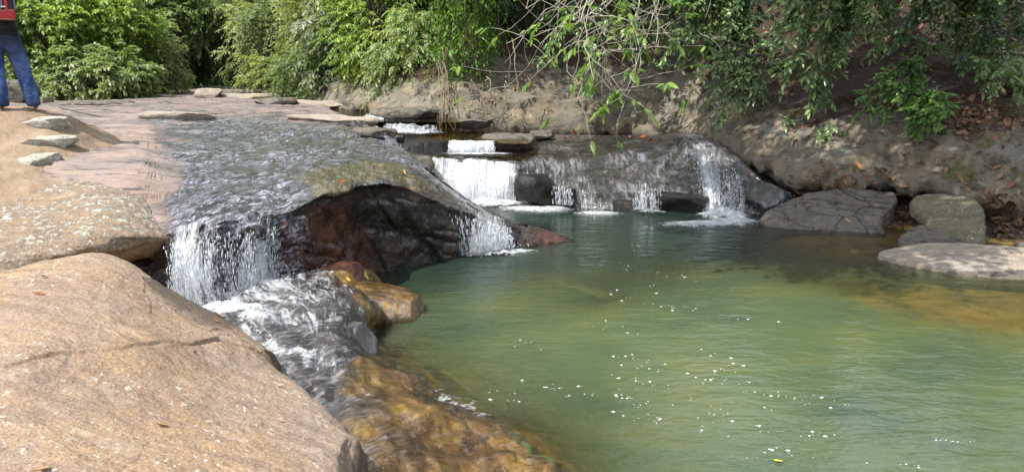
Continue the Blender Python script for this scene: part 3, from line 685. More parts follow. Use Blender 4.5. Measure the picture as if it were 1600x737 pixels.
# ------------------------------------------------------------------ cascade rock (mid stream) and right bank
cu = [600, 660, 700, 760, 805, 850, 900, 960, 1040, 1070, 1110, 1150, 1200, 1250]
lipv = [236, 243, 248, 251, 256, 250, 247, 237, 224, 223, 229, 246, 285, 315]
lipd = [12.9, 12.8, 12.7, 12.7, 12.7, 13.0, 13.3, 13.6, 13.8, 13.4, 13.1, 12.8, 12.2, 11.6]
based = [12.8, 12.6, 12.55, 12.4, 12.4, 12.2, 11.95, 11.75, 11.75, 11.9, 11.7, 11.6, 11.3, 10.9]
rowsC = []
lips = [P(u, v, d) for u, v, d in zip(cu, lipv, lipd)]
rowsC.append([Q(u, 18.5, .5) for u in cu]); rowsC.append([Q(u, 16, .60 if u < 830 else .74) for u in cu])
rowsC.append([Q(u, d + 1.0, min(.64, p[2] - .02) if u < 830 else p[2] + .07) for u, d, p in zip(cu, lipd, lips)])
rowsC.append(lips)
rowsC.append([(p + np.array([0, (bd - p[1]) * .30, -p[2] * .3])) for p, bd in zip(lips, based)])
rowsC.append([(p + np.array([0, (bd - p[1]) * .78, -p[2] * .66])) for p, bd in zip(lips, based)])
rowsC.append([Q(u, bd, 0) for u, bd in zip(cu, based)]); rowsC.append([Q(u, bd - .1, -.5) for u, bd in zip(cu, based)])
casc, XC = rock_sheet('cascade_rock', np.array(rowsC), 170, 260, M['slide'],
    lambda p, m, n: .06 * fbm(p * 1.3, 4) + .03 * ridged(p * np.array([2.4, 1.0, 1.0]), 3) + .012 * fbm(p * 8, 3))
tag(casc, 'wide dark wet rock step that the middle cascade pours over', 'rock step')

bu = [470, 540, 600, 660, 720, 790, 870, 960, 1050, 1140, 1200, 1260, 1330, 1400, 1480, 1560, 1660, 1900, 2400]
bd_ = [22, 19.5, 18, 17, 16.5, 16.8, 17, 17, 15.8, 13.4, 12.2, 11.4, 11.1, 10.9, 10.4, 10.1, 9.6, 8.8, 7.5]
bz_ = [1.1, 1.12, 1.12, 1.1, 1.0, .82, .75, .75, .78, .72, .55, .42, .47, .52, .5, .47, .45, .45, .5]
off = [(.7, -.3), (.45, -.22), (.05, -.03), (.12, .18), (.6, .65), (1.3, 1.15), (2.4, 1.95), (4.2, 3.3), (8, 6), (18, 9), (40, 12)]
kz = [.55, .6, .65, .75, .9, 1, 1, 1, .95, .8, .75, .75, .8, .85, .85, .85, .85, .85, .85]
soil = [0, 0, 0, 0, .05, .38, .75, 1, 1, 1, 1]
bankc = []
for r_i, (dy, dz) in enumerate(off):
    row = []
    for k, u in enumerate(bu):
        p = Q(u, bd_[k] + dy, bz_[k] + dz * (kz[k] if dz > 0 else 1))
        so = soil[r_i]
        if u > 1150 and r_i in (4, 5): so += .12
        if u < 700: so = min(1, so + .25 * (r_i > 4))
        mo = .25 if 3 <= r_i <= 5 else 0
        if u > 1450 and 2 < r_i < 6: mo = .45
        row.append(np.concatenate([p, [so, mo, 1 if r_i < 2 else 0]]))
    bankc.append(row)
def disp_bank(p, m, n):
    a = .2 * fbm(p * .8, 4) + .10 * fbm(p * 2.4 + 3, 5, .6) + .025 * fbm(p * 9, 3)
    st = (p[:, 2] * 1.6 + .25 * p[:, 0] + 1.0 * fbm(p * .9, 3))
    a += .16 * (1 - m[:, 0]) * (sstep(.0, .15, st - np.floor(st)) * (1 - (st - np.floor(st))))
    ck = np.abs(perlin(p * np.array([.8, .8, .5]) + 2.2)); a += -.07 * (1 - m[:, 0]) * np.exp(-(ck / .02) ** 2)
    return a
bank, XB = rock_sheet('river_bank', np.array(bankc), 260, 420, M['bank'], disp_bank)
tag(bank, kind='structure')

# ------------------------------------------------------------------ single rocks
def rock(label, c, size, mat, cat='rock', name='rock', group=None, **k):
    o = boulder(name, c, size, M[mat], **k); return tag(o, label, cat, group)
rock('dark wet block standing between the middle waterfall and the smooth slide', P(838, 290, 12.05) + W(0, 0, -.05), (.36, .3, .36), 'black', seed=3, cuts=10, flat=.6)
rock('small dark wet knob with water trickling over it, beside the dark block', P(880, 305, 11.95) + W(0, 0, -.05), (.22, .24, .28), 'black', seed=8)
rock('long low black rock at the foot of the smooth slide', P(1045, 312, 11.75) + W(0, 0, -.08), (.72, .34, .32), 'black', seed=5, cuts=12, flat=.5, tilt=(0, 3))
rock('left tapering end of the low black rock, half under water', P(985, 318, 11.7) + W(0, 0, -.1), (.32, .3, .26), 'black', seed=15, cuts=8, flat=.5)
rock('grey flat-topped rock right of the thin upper fall', P(785, 214, 14.3) + W(0, 0, -.08), (.62, .5, .27), 'grey', seed=6, cuts=8, flat=.45)
rock('dark narrow rock wedged right of the grey flat-topped rock', P(845, 205, 15.2) + W(0, 0, -.05), (.3, .35, .15), 'grey', seed=16, flat=.4)
rock('dark wet ledge rock left of the thin upper fall', P(650, 226, 13.5) + W(0, 0, -.08), (.62, .45, .26), 'black', seed=9, cuts=9, flat=.5)
rock('wet silvery block between the dome and the stepped stream', P(598, 216, 13.4) + W(0, 0, -.1), (.42, .5, .26), 'slide', seed=12, cuts=9, flat=.5)
rock('brownish damp rock tucked behind the dome shoulder', P(632, 250, 12.2) + W(0, 0, -.1), (.48, .35, .26), 'grey', seed=19, cuts=7)
rock('long ledge rock with a dark undercut, on the left edge of the stream', P(535, 203, 13.9) + W(0, 0, -.08), (.95, .5, .2), 'grey', seed=22, cuts=8, flat=.4, rot=-14)
rock('grey rounded rock at the head of the stream, below the hanging vines', P(640, 174, 16.6) + W(0, 0, -.05), (.85, .5, .24), 'grey', seed=25, cuts=7, flat=.45)
rock('dark flat stone lying below the vine roots', P(740, 187, 15.8) + W(0, 0, -.05), (.55, .35, .13), 'grey', seed=27, flat=.4)
rock('sloping bedrock slab left of the stream head', P(505, 160, 20.5) + W(0, 0, -.08), (1.5, 1.0, .3), 'sunrock', seed=29, flat=.35, rot=10)
rock('red-brown block at the foot of the dark wall, below the dome', P(515, 420, 6.9) + W(0, 0, -.06), (.36, .28, .17), 'red', seed=46, cuts=10, flat=.6)
rock('rounded wet boulder streaked with water, right of the near fall', P(470, 460, 6.1) + W(0, 0, -.08), (.42, .36, .2), 'slide', seed=48, cuts=6, flat=.7)
rock('golden wet rock nose poking into the pool under the dark wall', P(600, 460, 6.6) + W(0, .05, -.1), (.42, .32, .19), 'gold', seed=50, cuts=5, tilt=(0, 12))
rock('smooth silvery wet hump sliding into the pool, with a golden rim', P(528, 520, 5.45) + W(0, 0, -.12), (.3, .36, .24), 'slide', seed=52, cuts=5, flat=.75)
rock('wet black rock in the corner between right fall and bank', P(1195, 300, 11.7) + W(0, 0, -.1), (.42, .5, .4), 'slide', seed=64, cuts=9, tilt=(0, 18))
rock('small grey stone at the right frame edge on dead leaves', P(1598, 382, 9.0) + W(.05, 0, -.03), (.14, .14, .08), 'grey', seed=66, sub=4)
rock('yellow mossy rock lit by sun, high on the right bank', P(1578, 112, 12.3) + W(0.05, 0, -.05), (.42, .32, .2), 'sunrock', seed=68, cuts=6, tilt=(0, -22))

def slab(label, outline, thick, mat, name='rock', seed=0, amp=.03, cat='rock', flare=.12):
    O_ = np.array(outline, float); n_ = len(O_); Oc = np.concatenate([O_, O_[:3]])
    m = 160; ts = np.linspace(0, n_, m, endpoint=False)
    E_ = np.concatenate([O_[-1:], O_, O_[:3]]); i = np.floor(ts).astype(int); f = (ts - i)[:, None]
    p0, p1, p2, p3 = E_[i], E_[i + 1], E_[i + 2], E_[i + 3]
    rim = .5 * (2 * p1 + (p2 - p0) * f + (2 * p0 - 5 * p1 + 4 * p2 - p3) * f ** 2 + (3 * p1 - p0 - 3 * p2 + p3) * f ** 3)
    c = rim.mean(0); rows = []
    for k in np.linspace(0.02, 1, 44): rows.append(c + (rim - c) * k + np.array([0, 0, .02 * (1 - k ** 4)]))
    outw = rim - c; outw[:, 2] = 0; outw /= np.maximum(np.linalg.norm(outw, axis=1, keepdims=True), 1e-6)
    for k in np.linspace(.08, 1, 12): rows.append(rim + outw * (.02 * math.sin(k * 3.1) - flare * thick * k) - np.array([0, 0, thick * k]))
    G = np.array(rows); p = G.reshape(-1, 3)
    kk = np.repeat(np.concatenate([np.linspace(0, 1, 44) ** 2, np.ones(12)]), m)
    dz = amp * (fbm(p * 2.4 + seed, 5, .6)) + amp * .35 * ridged(p * np.array([3, 7, 7]) + seed, 3)
    nr = np.zeros_like(p); nr[:, 2] = 1; side = np.repeat(np.arange(56) >= 44, m)
    nr[side] = np.tile(outw, (12, 1))
    p = p + nr * (dz * np.where(side, 2.0, 1.0))[:, None]
    return tag(mesh(name, p, oriented(p[:44 * m], grid_faces(56, m, True)[:43 * m])[:0].tolist() or (grid_faces(56, m, True) if (oriented(p, grid_faces(44, m, True)) == grid_faces(44, m, True)).all() else grid_faces(56, m, True)[:, ::-1]), M[mat]), label, cat)
slab('grey slab leaning on the right bank, next to the right waterfall', [P(1192, 338, 10.55), P(1215, 356, 10.35), P(1300, 366, 10.1), P(1378, 371, 9.95), P(1372, 345, 10.2), P(1398, 318, 10.55), P(1388, 300, 10.9), P(1300, 297, 11.1), P(1240, 312, 10.95)], .3, 'grey', seed=4, amp=.06)
slab('pale olive slab leaning on the right bank, between two heaps of dead leaves', [P(1440, 378, 9.6), P(1500, 388, 9.35), P(1532, 386, 9.3), P(1536, 350, 9.6), P(1522, 312, 10.1), P(1450, 304, 10.35), P(1425, 318, 10.25), P(1452, 345, 9.9)], .16, 'olive', seed=6, amp=.05, flare=.4)
slab('low grey rock tongue behind the bright flat rock', [P(1405, 376, 9.3), P(1440, 352, 9.7), P(1462, 364, 9.5), P(1530, 384, 9.2), P(1560, 390, 9.1), P(1500, 392, 8.95)], .2, 'grey', seed=7)
slab('bright flat pointed rock lying at the water edge of the right bank', [PZ(1374, 397, .05), PZ(1440, 413, .05), PZ(1520, 420, .05), PZ(1600, 420, .05), PZ(1700, 424, .05), PZ(1690, 395, .12), PZ(1570, 385, .13), PZ(1480, 380, .13), PZ(1415, 384, .11)], .2, 'sunrock', seed=9, amp=.02)
slab('thin dark rock layer under water, in front of the bright flat rock', [PZ(1440, 416, .0), PZ(1520, 432, .0), PZ(1700, 440, .0), PZ(1700, 425, .02), PZ(1540, 422, .02)], .15, 'grey', seed=10, amp=.015)

rock('small wet grey lump in the run-off channel', PZ(455, 515, .3) + W(0, 0, -.05), (.2, .17, .1), 'apron', seed=88, cuts=5)
rock('low brown lump at the lower end of the run-off channel', PZ(600, 625, .12) + W(0, 0, -.06), (.24, .18, .1), 'gold', seed=89, cuts=5)

# ------------------------------------------------------------------ water
bpy.context.view_layer.update()
dg = bpy.context.evaluated_depsgraph_get()
def hit(u, v):
    r = ray(u, v); r = r / np.linalg.norm(r)
    ok, loc, nrm, idx, ob, _ = scene.ray_cast(dg, Vector((0, 0, CAMZ)), Vector(r))
    return (np.array(loc), np.array(nrm), ob) if ok else (None, None, None)
def down(x, y, z=30):
    ok, loc, nrm, idx, ob, _ = scene.ray_cast(dg, Vector((float(x), float(y), z)), Vector((0, 0, -1)))
    return (np.array(loc), np.array(nrm), ob) if ok else (None, None, None)
def water_sheet(name, xs, ys, z, mat, calm):
    X, Y = np.meshgrid(xs, ys, indexing='ij'); x, y = X.ravel(), Y.ravel()
    dep = np.zeros(len(x)); act = np.zeros(len(x))
    for i in range(len(x)):
        ok, loc, nrm, idx, ob, _ = scene.ray_cast(dg, Vector((x[i], y[i], z)), Vector((0, 0, -1)))
        dep[i] = (z - loc.z) if ok else 0
    act = calm(x, y)
    return mesh(name, np.stack([x, y, np.full(len(x), z)], -1), grid_faces(len(xs), len(ys))[:, ::-1], mat, mask=np.stack([dep, act, clear(x, y)], -1))
def clear(x, y):                     # far pool below the falls: tree shade painted into the water colour
    n = fbm(np.stack([x * .45, y * .7, x * 0], -1), 4)
    return .9 * sstep(6.0, 9.2, y + 1.8 * n - .15 * x) 
def activity(x, y):
    a = .25 + .9 * np.exp(-(((x + .3) / 1.2) ** 2 + ((y - 8.6) / .9) ** 2)) + .8 * np.exp(-(((x - 2.8) / 1.2) ** 2 + ((y - 11) / .9) ** 2)) + .7 * np.exp(-((x - .2) / 1.4) ** 2 - ((y - 11.8) / .8) ** 2)
    a += .5 * np.exp(-(((x + 1) / .9) ** 2 + ((y - 6.8) / .9) ** 2)) + .5 * np.exp(-(((x + .2) / .6) ** 2 + ((y - 4.3) / .8) ** 2))
    return a
tag(water_sheet('water', np.linspace(-2.2, 11, 200), np.linspace(.6, 12.9, 200), 0.0, M['pool'], activity), kind='structure')
def flat_sheet(name, pts, z, mat):
    G = np.array(pts, float); V = np.concatenate([G, np.full((len(G), 1), z)], 1)
    return tag(mesh(name, V, [np.arange(len(G))[None]], mat), kind='structure')
flat_sheet('water', [Q(600, 12.85, .7)[:2], Q(822, 12.85, .7)[:2], Q(850, 14.4, .7)[:2], Q(1050, 15.6, .7)[:2], Q(1060, 17.6, .7)[:2], Q(640, 17.6, .7)[:2]], .685, M['stream'])
flat_sheet('water', [Q(585, 13.9, .9)[:2], Q(830, 13.45, .9)[:2], Q(800, 16.2, .9)[:2], Q(560, 16.2, .9)[:2]], .88, M['stream'])
flat_sheet('water', [Q(540, 15.2, 1.1)[:2], Q(720, 15.0, 1.1)[:2], Q(690, 20, 1.1)[:2], Q(500, 20, 1.1)[:2]], 1.10, M['stream'])
rs = [boulder('bedrock_step', c, sz, M['slide'], seed=sd, flat=.4, cuts=6) for c, sz, sd in
      [((-.75, 14.6, .42), (1.6, 1.1, .5), 71), ((-1.9, 16.6, .62), (1.9, 1.4, .48), 72)]]
tag(rs[0], 'flat wet rock step that the thin upper fall drops from', 'rock step'); tag(rs[1], 'wet bedrock step at the head of the stream', 'rock step')

def waterfall(label, lip, base, strength, mat, n_strand, rad=(.003, .008), slen=(.05, .16), bulge=.06, sheet=True, seed=0, layers=2, strandpow=1.0, top=.66):
    """lip/base: matched lists of points; water leaves the lip, arcs out and drops"""
    r = np.random.default_rng(seed)
    lip = np.array(lip, float); base = np.array(base, float); st = np.array(strength, float)
    H = np.linalg.norm(lip - base, axis=1).mean()
    Ln = np.linalg.norm(np.diff(lip, axis=0), axis=1).sum()
    def at(s, t):
        L_ = catmull(lip, s); B_ = catmull(base, s)
        ax = np.stack([s / n * Ln * 2.2 + seed * 5.1, s * 0 + .3, s * 0], -1); rag = fbm(ax * 2, 4, .6) * H
        L_ = L_ + np.stack([rag * 0, rag * .25, -.16 * np.abs(rag)], -1); B_ = B_ + np.stack([rag * .1, -.22 * rag, .08 * rag], -1)
        t = np.asarray(t)[:, None]
        q = L_ + (B_ - L_) * np.stack([np.sqrt(np.clip(t[:, 0], 0, 1)) * .55 + t[:, 0] * .45] * 2 + [t[:, 0]], -1)
        q[:, 1] -= bulge * 4 * (t[:, 0] * (1 - t[:, 0]))
        return q
    n = len(lip) - 1
    root = empty('waterfall', (lip.mean(0) + base.mean(0)) / 2 * np.array([1, 1, 0]) + np.array([0, 0, base[:, 2].min()]), label, 'waterfall')
    n = len(lip) - 1
    if sheet:
        b = Bag(); uvs = []
        for k in range(layers):
            ns, nt = 90, 34
            S, T = np.meshgrid(np.linspace(0, n, ns), np.linspace(-.06, 1.02, nt), indexing='ij')
            q = at(S.ravel(), T.ravel())
            q[:, 1] -= k * .035 * np.clip(T.ravel(), 0, 1); q += .012 * np.stack([fbm(q * np.array([14, 14, 3]) + 5 * k, 2), fbm(q * np.array([14, 14, 3]) + 5 * k + 7, 2), 0 * T.ravel()], -1)
            b.add(q, oriented(q, grid_faces(ns, nt)))
            sv = np.interp(S.ravel(), np.arange(n + 1), st); sv = sv + .38 * fbm(np.stack([S.ravel() / n * Ln * 2.4 + seed * 3, T.ravel() * .5, T.ravel() * 0], -1), 3)
            sv = sv * (top + (1.04 - top) * np.clip(T.ravel() * 1.6, 0, 1))
            sv = sv - .25 * np.clip(np.abs(S.ravel() / n - .5) * 2 - .8, 0, 1) / .2
            uvs.append(np.stack([S.ravel() / n * Ln + 7.7 * k, T.ravel() * H, np.clip(sv - .12 * k, 0, 1)], -1))
        mesh('water_sheet', np.concatenate(b.V), np.concatenate(b.F), mat, root, uv=np.concatenate(uvs))
    if n_strand:
        pr = np.interp(np.linspace(0, n, 200), np.arange(n + 1), st) ** strandpow
        s0 = r.choice(np.linspace(0, n, 200), n_strand, p=pr / pr.sum()) + r.normal(0, .02, n_strand)
        cl = perlin(np.stack([s0 / n * Ln * 7, s0 * 0 + seed, s0 * 0], -1)) + .6 * perlin(np.stack([s0 / n * Ln * 19, s0 * 0 + seed, s0 * 0], -1)); s0 = np.clip(s0 + cl * .09 / Ln * n, 0, n)
        t0 = r.uniform(.06, 1, n_strand) ** .75; dl = r.uniform(*slen, n_strand) / H * (.5 + .7 * t0)
        K = 5
        tt = t0[:, None] + dl[:, None] * np.linspace(0, 1, K)[None]
        jit = r.normal(0, .012, (n_strand, 1, 3)) * np.array([1, 1.4, .2])
        q = at(np.repeat(s0, K), np.clip(tt.ravel(), 0, 1.03)).reshape(n_strand, K, 3) + jit + np.array([0, -.015, 0])
        rr = r.uniform(*rad, n_strand)[:, None] * np.array([.15, .8, 1, .75, .1])[None]
        V, Fc = tubes(q, rr, 4)
        ns_ = n_strand // 5
        q2 = at(r.choice(s0, ns_), np.full(ns_, 1.0)) + np.abs(r.normal(0, 1, (ns_, 3))) * np.array([1, 1, 1]) * np.stack([r.choice([-.09, .09], ns_), -r.uniform(.0, .12, ns_), r.uniform(.0, .1, ns_)], -1)
        e2 = q2 + np.stack([r.normal(0, .006, ns_), r.normal(0, .006, ns_), r.uniform(.004, .018, ns_)], -1)
        P2 = np.stack([q2, q2 * .5 + e2 * .5, e2], 1); rr2 = r.uniform(.0015, .0045, ns_)[:, None] * np.array([.3, 1, .3])[None]
        V3, F3 = tubes(P2, rr2, 4)
        tag(mesh('droplet_streaks', np.concatenate([V, V3]), np.concatenate([Fc, F3 + len(V)]), M['white'], root), kind='stuff')
    return root
# near-left fall
waterfall('broad broken waterfall streaming off the near end of the wet dome', [P(266, 366, 5.82), P(300, 352, 5.9), P(350, 342, 6.0), P(400, 338, 6.25), P(440, 336, 6.5)],
          [P(270, 468, 5.62), P(300, 478, 5.6), P(350, 472, 5.72), P(400, 452, 6.0), P(440, 428, 6.35)], [.52, .72, .34, .68, .5], M['fall'], 2200, (.0012, .0048), (.012, .06), .07, seed=1)
# shoulder fall of the dome
waterfall('fan of white water sliding off the shoulder of the dome into the pool', [P(700, 320, 8.68), P(725, 326, 8.78), P(752, 334, 8.93), P(775, 340, 9.05), P(795, 347, 9.15)],
          [P(705, 396, 8.72), P(730, 395, 8.72), P(755, 392, 8.75), P(780, 388, 8.85), P(800, 385, 8.95)], [.1, .3, .66, .8, .45], M['fall'], 1300, (.0018, .006), (.02, .08), .05, seed=2)
# middle fall
waterfall('widest white curtain of water in the middle of the cascade', [P(672, 247, 12.6), P(700, 250, 12.6), P(735, 252, 12.55), P(770, 254, 12.55), P(806, 259, 12.5)],
          [P(674, 300, 12.4), P(700, 312, 12.3), P(735, 316, 12.2), P(770, 317, 12.2), P(806, 316, 12.2)], [.72, .6, .8, .85, .62], M['thick'], 900, (.002, .007), (.02, .10), .06, seed=3, top=.98)
waterfall('thin white upper fall above the wide curtain', [P(702, 219, 13.5), P(725, 220, 13.45), P(750, 220, 13.45), P(772, 221, 13.5)],
          [P(702, 238, 13.35), P(725, 238, 13.3), P(750, 238, 13.3), P(772, 237, 13.35)], [.7, .75, .7, .75], M['thick'], 500, (.004, .009), (.05, .12), .04, seed=4, top=.98)
waterfall('low foaming slide at the second step of the stream', [P(600, 193, 15.1), P(640, 193, 15.0), P(690, 197, 14.9)],
          [P(600, 206, 14.5), P(640, 207, 14.45), P(690, 207, 14.45)], [.5, .55, .3], M['thick'], 300, (.004, .01), (.05, .12), .02, seed=5, top=.98)
waterfall('small white rush at the head of the stream', [P(568, 179, 16.5), P(580, 177, 16.4), P(598, 181, 16.4)],
          [P(566, 188, 15.9), P(580, 188, 15.8), P(600, 188, 15.8)], [.6, .8, .6], M['fall'], 420, (.006, .014), (.05, .12), .03, seed=6)
waterfall('right waterfall curving down beside the bank into a splash', [P(1070, 224, 13.2), P(1090, 225, 13.1), P(1115, 230, 12.95), P(1138, 240, 12.75), P(1155, 258, 12.4)],
          [P(1098, 326, 11.55), P(1115, 330, 11.45), P(1130, 332, 11.4), P(1148, 332, 11.35), P(1160, 330, 11.35)], [.45, .7, .6, .4, .3], M['fall'], 1200, (.002, .007), (.02, .09), .1, seed=7)
waterfall('thin veil of water spread over the smooth slide', [P(880, 262, 12.9), P(905, 258, 12.9), P(940, 262, 12.9), P(975, 275, 12.6)],
          [P(895, 326, 11.75), P(915, 328, 11.72), P(945, 329, 11.65), P(965, 328, 11.65)], [.3, .36, .25, .1], M['fall'], 0, (.003, .006), (.06, .15), .02, seed=8, layers=1)
waterfall('trickle spilling over the small dark knob', [P(862, 285, 11.7), P(880, 281, 11.65), P(896, 290, 11.65)], [P(864, 318, 11.6), P(880, 319, 11.55), P(898, 320, 11.55)], [.3, .4, .3], M['fall'], 160, (.003, .007), (.04, .1), .03, seed=9)
waterfall('trickle spilling over the long low black rock', [P(990, 292, 11.5), P(1010, 285, 11.45), P(1030, 290, 11.4)], [P(990, 326, 11.35), P(1010, 327, 11.3), P(1030, 327, 11.3)], [.3, .55, .3], M['fall'], 200, (.003, .007), (.04, .1), .02, seed=10)

# film of running water on the apron
Gf = loft(AP[1:, :6, :3], 200, 150); nf_ = grid_normals(Gf)
dA = disp_apron(Gf.reshape(-1, 3), None, None).reshape(200, 150, 1)
lift = .016 + .014 * np.clip(fbm(Gf.reshape(-1, 3) * np.array([6, 6, 6]), 4), -.6, 1).reshape(200, 150, 1)
Gf = Gf + nf_ * (dA + lift)
tt, ss = np.meshgrid(np.linspace(0, 1, 200), np.linspace(0, 1, 150), indexing='ij')
fl = np.clip(.84 - 1.15 * tt - .35 * ss + .3 * np.exp(-((ss - .15 - .6 * tt) / .1) ** 2) * (tt > .3) + .25 * np.exp(-((ss - .72) / .09) ** 2) * (tt > .6), .1, .9)
tag(mesh('running_water', Gf.reshape(-1, 3), oriented(Gf.reshape(-1, 3), grid_faces(200, 150)), M['film'], uv=np.stack([(ss * 1.6 + tt * .8).ravel(), (tt * 3.0 - ss * .6).ravel(), fl.ravel()], -1)), kind='stuff')

def foam_patch(c, rx, ry, z, rot=0, power=1.0, h=.03, seed=0, lo=.15):
    n, m = 30, 60
    rr, th = np.meshgrid(np.linspace(.02, 1, n), np.linspace(0, 2 * math.pi, m, endpoint=False), indexing='ij')
    a = rr * np.cos(th) * rx; b = rr * np.sin(th) * ry
    g = R(rot)
    x = c[0] + a * math.cos(g) - b * math.sin(g); y = c[1] + a * math.sin(g) + b * math.cos(g)
    p = np.stack([x.ravel(), y.ravel(), np.full(x.size, z)], -1)
    p[:, 2] += .006 + h * (1 - rr.ravel()) * (1 + fbm(p * 7 + seed, 4) * 1.4)
    dens = np.clip((1 - rr.ravel() ** 1.3) * power + lo, 0, 1)
    return p, oriented(p, grid_faces(n, m, True)), np.stack([dens, dens, dens], -1)
fb = Bag()
for c, rx, ry, z, rot, pw, h in [
    (PZ(350, 482, .38), .42, .16, .36, 8, 1.0, .07), (PZ(300, 480, .38), .2, .12, .37, 0, 1.0, .06), (PZ(400, 500, .33), .3, .13, .33, -35, .85, .06), (PZ(430, 545, .28), .26, .12, .28, -50, .6, .05),
    (PZ(760, 397, 0), .5, .17, 0, 3, 1.15, .07), (PZ(805, 393, 0), .32, .12, 0, 0, .9, .03),
    (PZ(765, 320, 0), .8, .32, 0, 0, 1.2, .10), (PZ(840, 327, 0), .72, .36, 0, -6, 1.1, .04), (PZ(935, 334, 0), .45, .22, 0, 0, .8, .03), (PZ(1015, 331, 0), .34, .14, 0, 0, .75, .03),
    (PZ(1130, 338, 0), .46, .36, 0, 0, 1.3, .12), (PZ(1100, 350, 0), .85, .26, 0, 3, .9, .03), (PZ(1150, 346, 0), .42, .28, 0, 0, 1.1, .05),
    (PZ(745, 240, .70), .75, .22, .695, 0, 1.0, .02), (PZ(645, 208, .9), .5, .18, .885, 0, .9, .02), (PZ(583, 186, 1.1), .2, .34, 1.10, 20, .7, .05),
    (PZ(715, 635, 0), .40, .14, .0, -48, .35, .01), (PZ(760, 668, 0), .34, .12, 0, -40, .3, .01)]:
    p, f_, m_ = foam_patch(c, rx, ry, z, rot, pw, h, seed=rx * 31)
    fb.add(p, f_, m_)
tag(fb.build('foam', M['foam']), kind='stuff')

# foam bubbles floating on the pool
Vb, Fb_ = _ICO[2]; Vb = Vb * np.array([1, 1, .45]); Vb = Vb[:, :]
bub = bpy.data.meshes.new('foam_bubble'); bub.from_pydata(Vb.tolist(), [], Fb_.tolist()); bub.materials.append(mat_plain('foam_white', (.55, .56, .54), .5, var=.1)); bub.polygons.foreach_set('use_smooth', np.ones(len(Fb_), bool))
def bubble(x, y, r, sx):
    o = bpy.data.objects.new('foam_bubble', bub); COL.objects.link(o); o.location = (x, y, .002); o.scale = (r * sx, r, r); o.rotation_euler = (0, 0, random.uniform(-.5, .5))
    tag(o, 'small white foam bubble drifting on the green pool', 'foam bubble', 'foam bubbles drifting on the pool')
spots = [(1090, 640, 130, 70, 70), (1040, 580, 110, 70, 45), (920, 560, 90, 60, 35), (1010, 455, 80, 50, 28), (1190, 590, 80, 50, 22), (985, 400, 30, 40, 22), (1230, 690, 90, 40, 20), (1420, 705, 110, 25, 16), (840, 600, 60, 40, 12), (1120, 505, 90, 30, 14)]
for cu_, cv_, su, sv, n in spots:
    hubs = [(random.gauss(cu_, su * .6), random.gauss(cv_, sv * .5)) for _ in range(max(2, n // 6))]
    for k in range(n):
        hx_, hy_ = random.choice(hubs); t_ = random.gauss(0, 1); u, v = hx_ + t_ * su * .22 + random.gauss(0, 3), hy_ + t_ * sv * .08 + random.gauss(0, sv * .08)
        if v < 350 or v > 745: continue
        p = PZ(u, v, 0)
        if p[0] < .02 * 0 - .2 and p[1] < 5: continue
        bubble(p[0], p[1], random.choice([.0025, .003, .0035, .004, .0045, .005, .007, .0095]), random.uniform(1, 1.7))

exec_marker = True
# ------------------------------------------------------------------ vegetation
def norm(a): return a / np.maximum(np.linalg.norm(a, axis=-1, keepdims=True), 1e-9)
def leaves(pos, d, up, L, wd, col, near=False, droop=.25):
    """one leaf per row: folded blade along d"""
    d = norm(d); side = norm(np.cross(d, up)); n = np.cross(side, d)
    N = len(pos); L = np.broadcast_to(L, N)[:, None]; wd = np.broadcast_to(wd, N)[:, None]
    dz = np.array([0, 0, -1.0])
    if near:
        def at(t): return pos + d * L * t + dz * (droop * L * t * t)
        m1, m2, tip = at(.32), at(.68), at(1.0)
        h = n * wd * .16
        V = np.stack([pos, m1 - h, m2 - h, tip, m1 - side * wd * .46, m1 + side * wd * .46, m2 - side * wd * .36, m2 + side * wd * .36], 1)
        f = np.array([[0, 1, 4], [0, 5, 1], [4, 1, 2], [4, 2, 6], [1, 5, 7], [1, 7, 2], [6, 2, 3], [2, 7, 3]])
    else:
        m = pos + d * L * .45 + dz * (droop * L * .2) ; tip = pos + d * L + dz * (droop * L)
        V = np.stack([pos, m - side * wd * .5 + n * wd * .12, tip, m + side * wd * .5 + n * wd * .12], 1)
        f = np.array([[0, 1, 2], [0, 2, 3]])
    k = V.shape[1]
    Fc = (f[None] + (np.arange(N) * k)[:, None, None]).reshape(-1, 3)
    Cc = np.repeat(col, k, axis=0)
    return V.reshape(-1, 3), Fc, Cc
def palette(N, base, var, r, clump=None):
    """per-leaf colour: base list of rgb, mixed"""
    base = np.array(base); i = r.uniform(0, 1, N)
    if clump is not None: i = np.clip(clump * .75 + (i - .5) * .6, 0, 1)
    k = i * (len(base) - 1); a = np.clip(np.floor(k).astype(int), 0, len(base) - 2); f = (k - a)[:, None]
    c = base[a] * (1 - f) + base[a + 1] * f
    return c * r.lognormal(0, var, (N, 1))
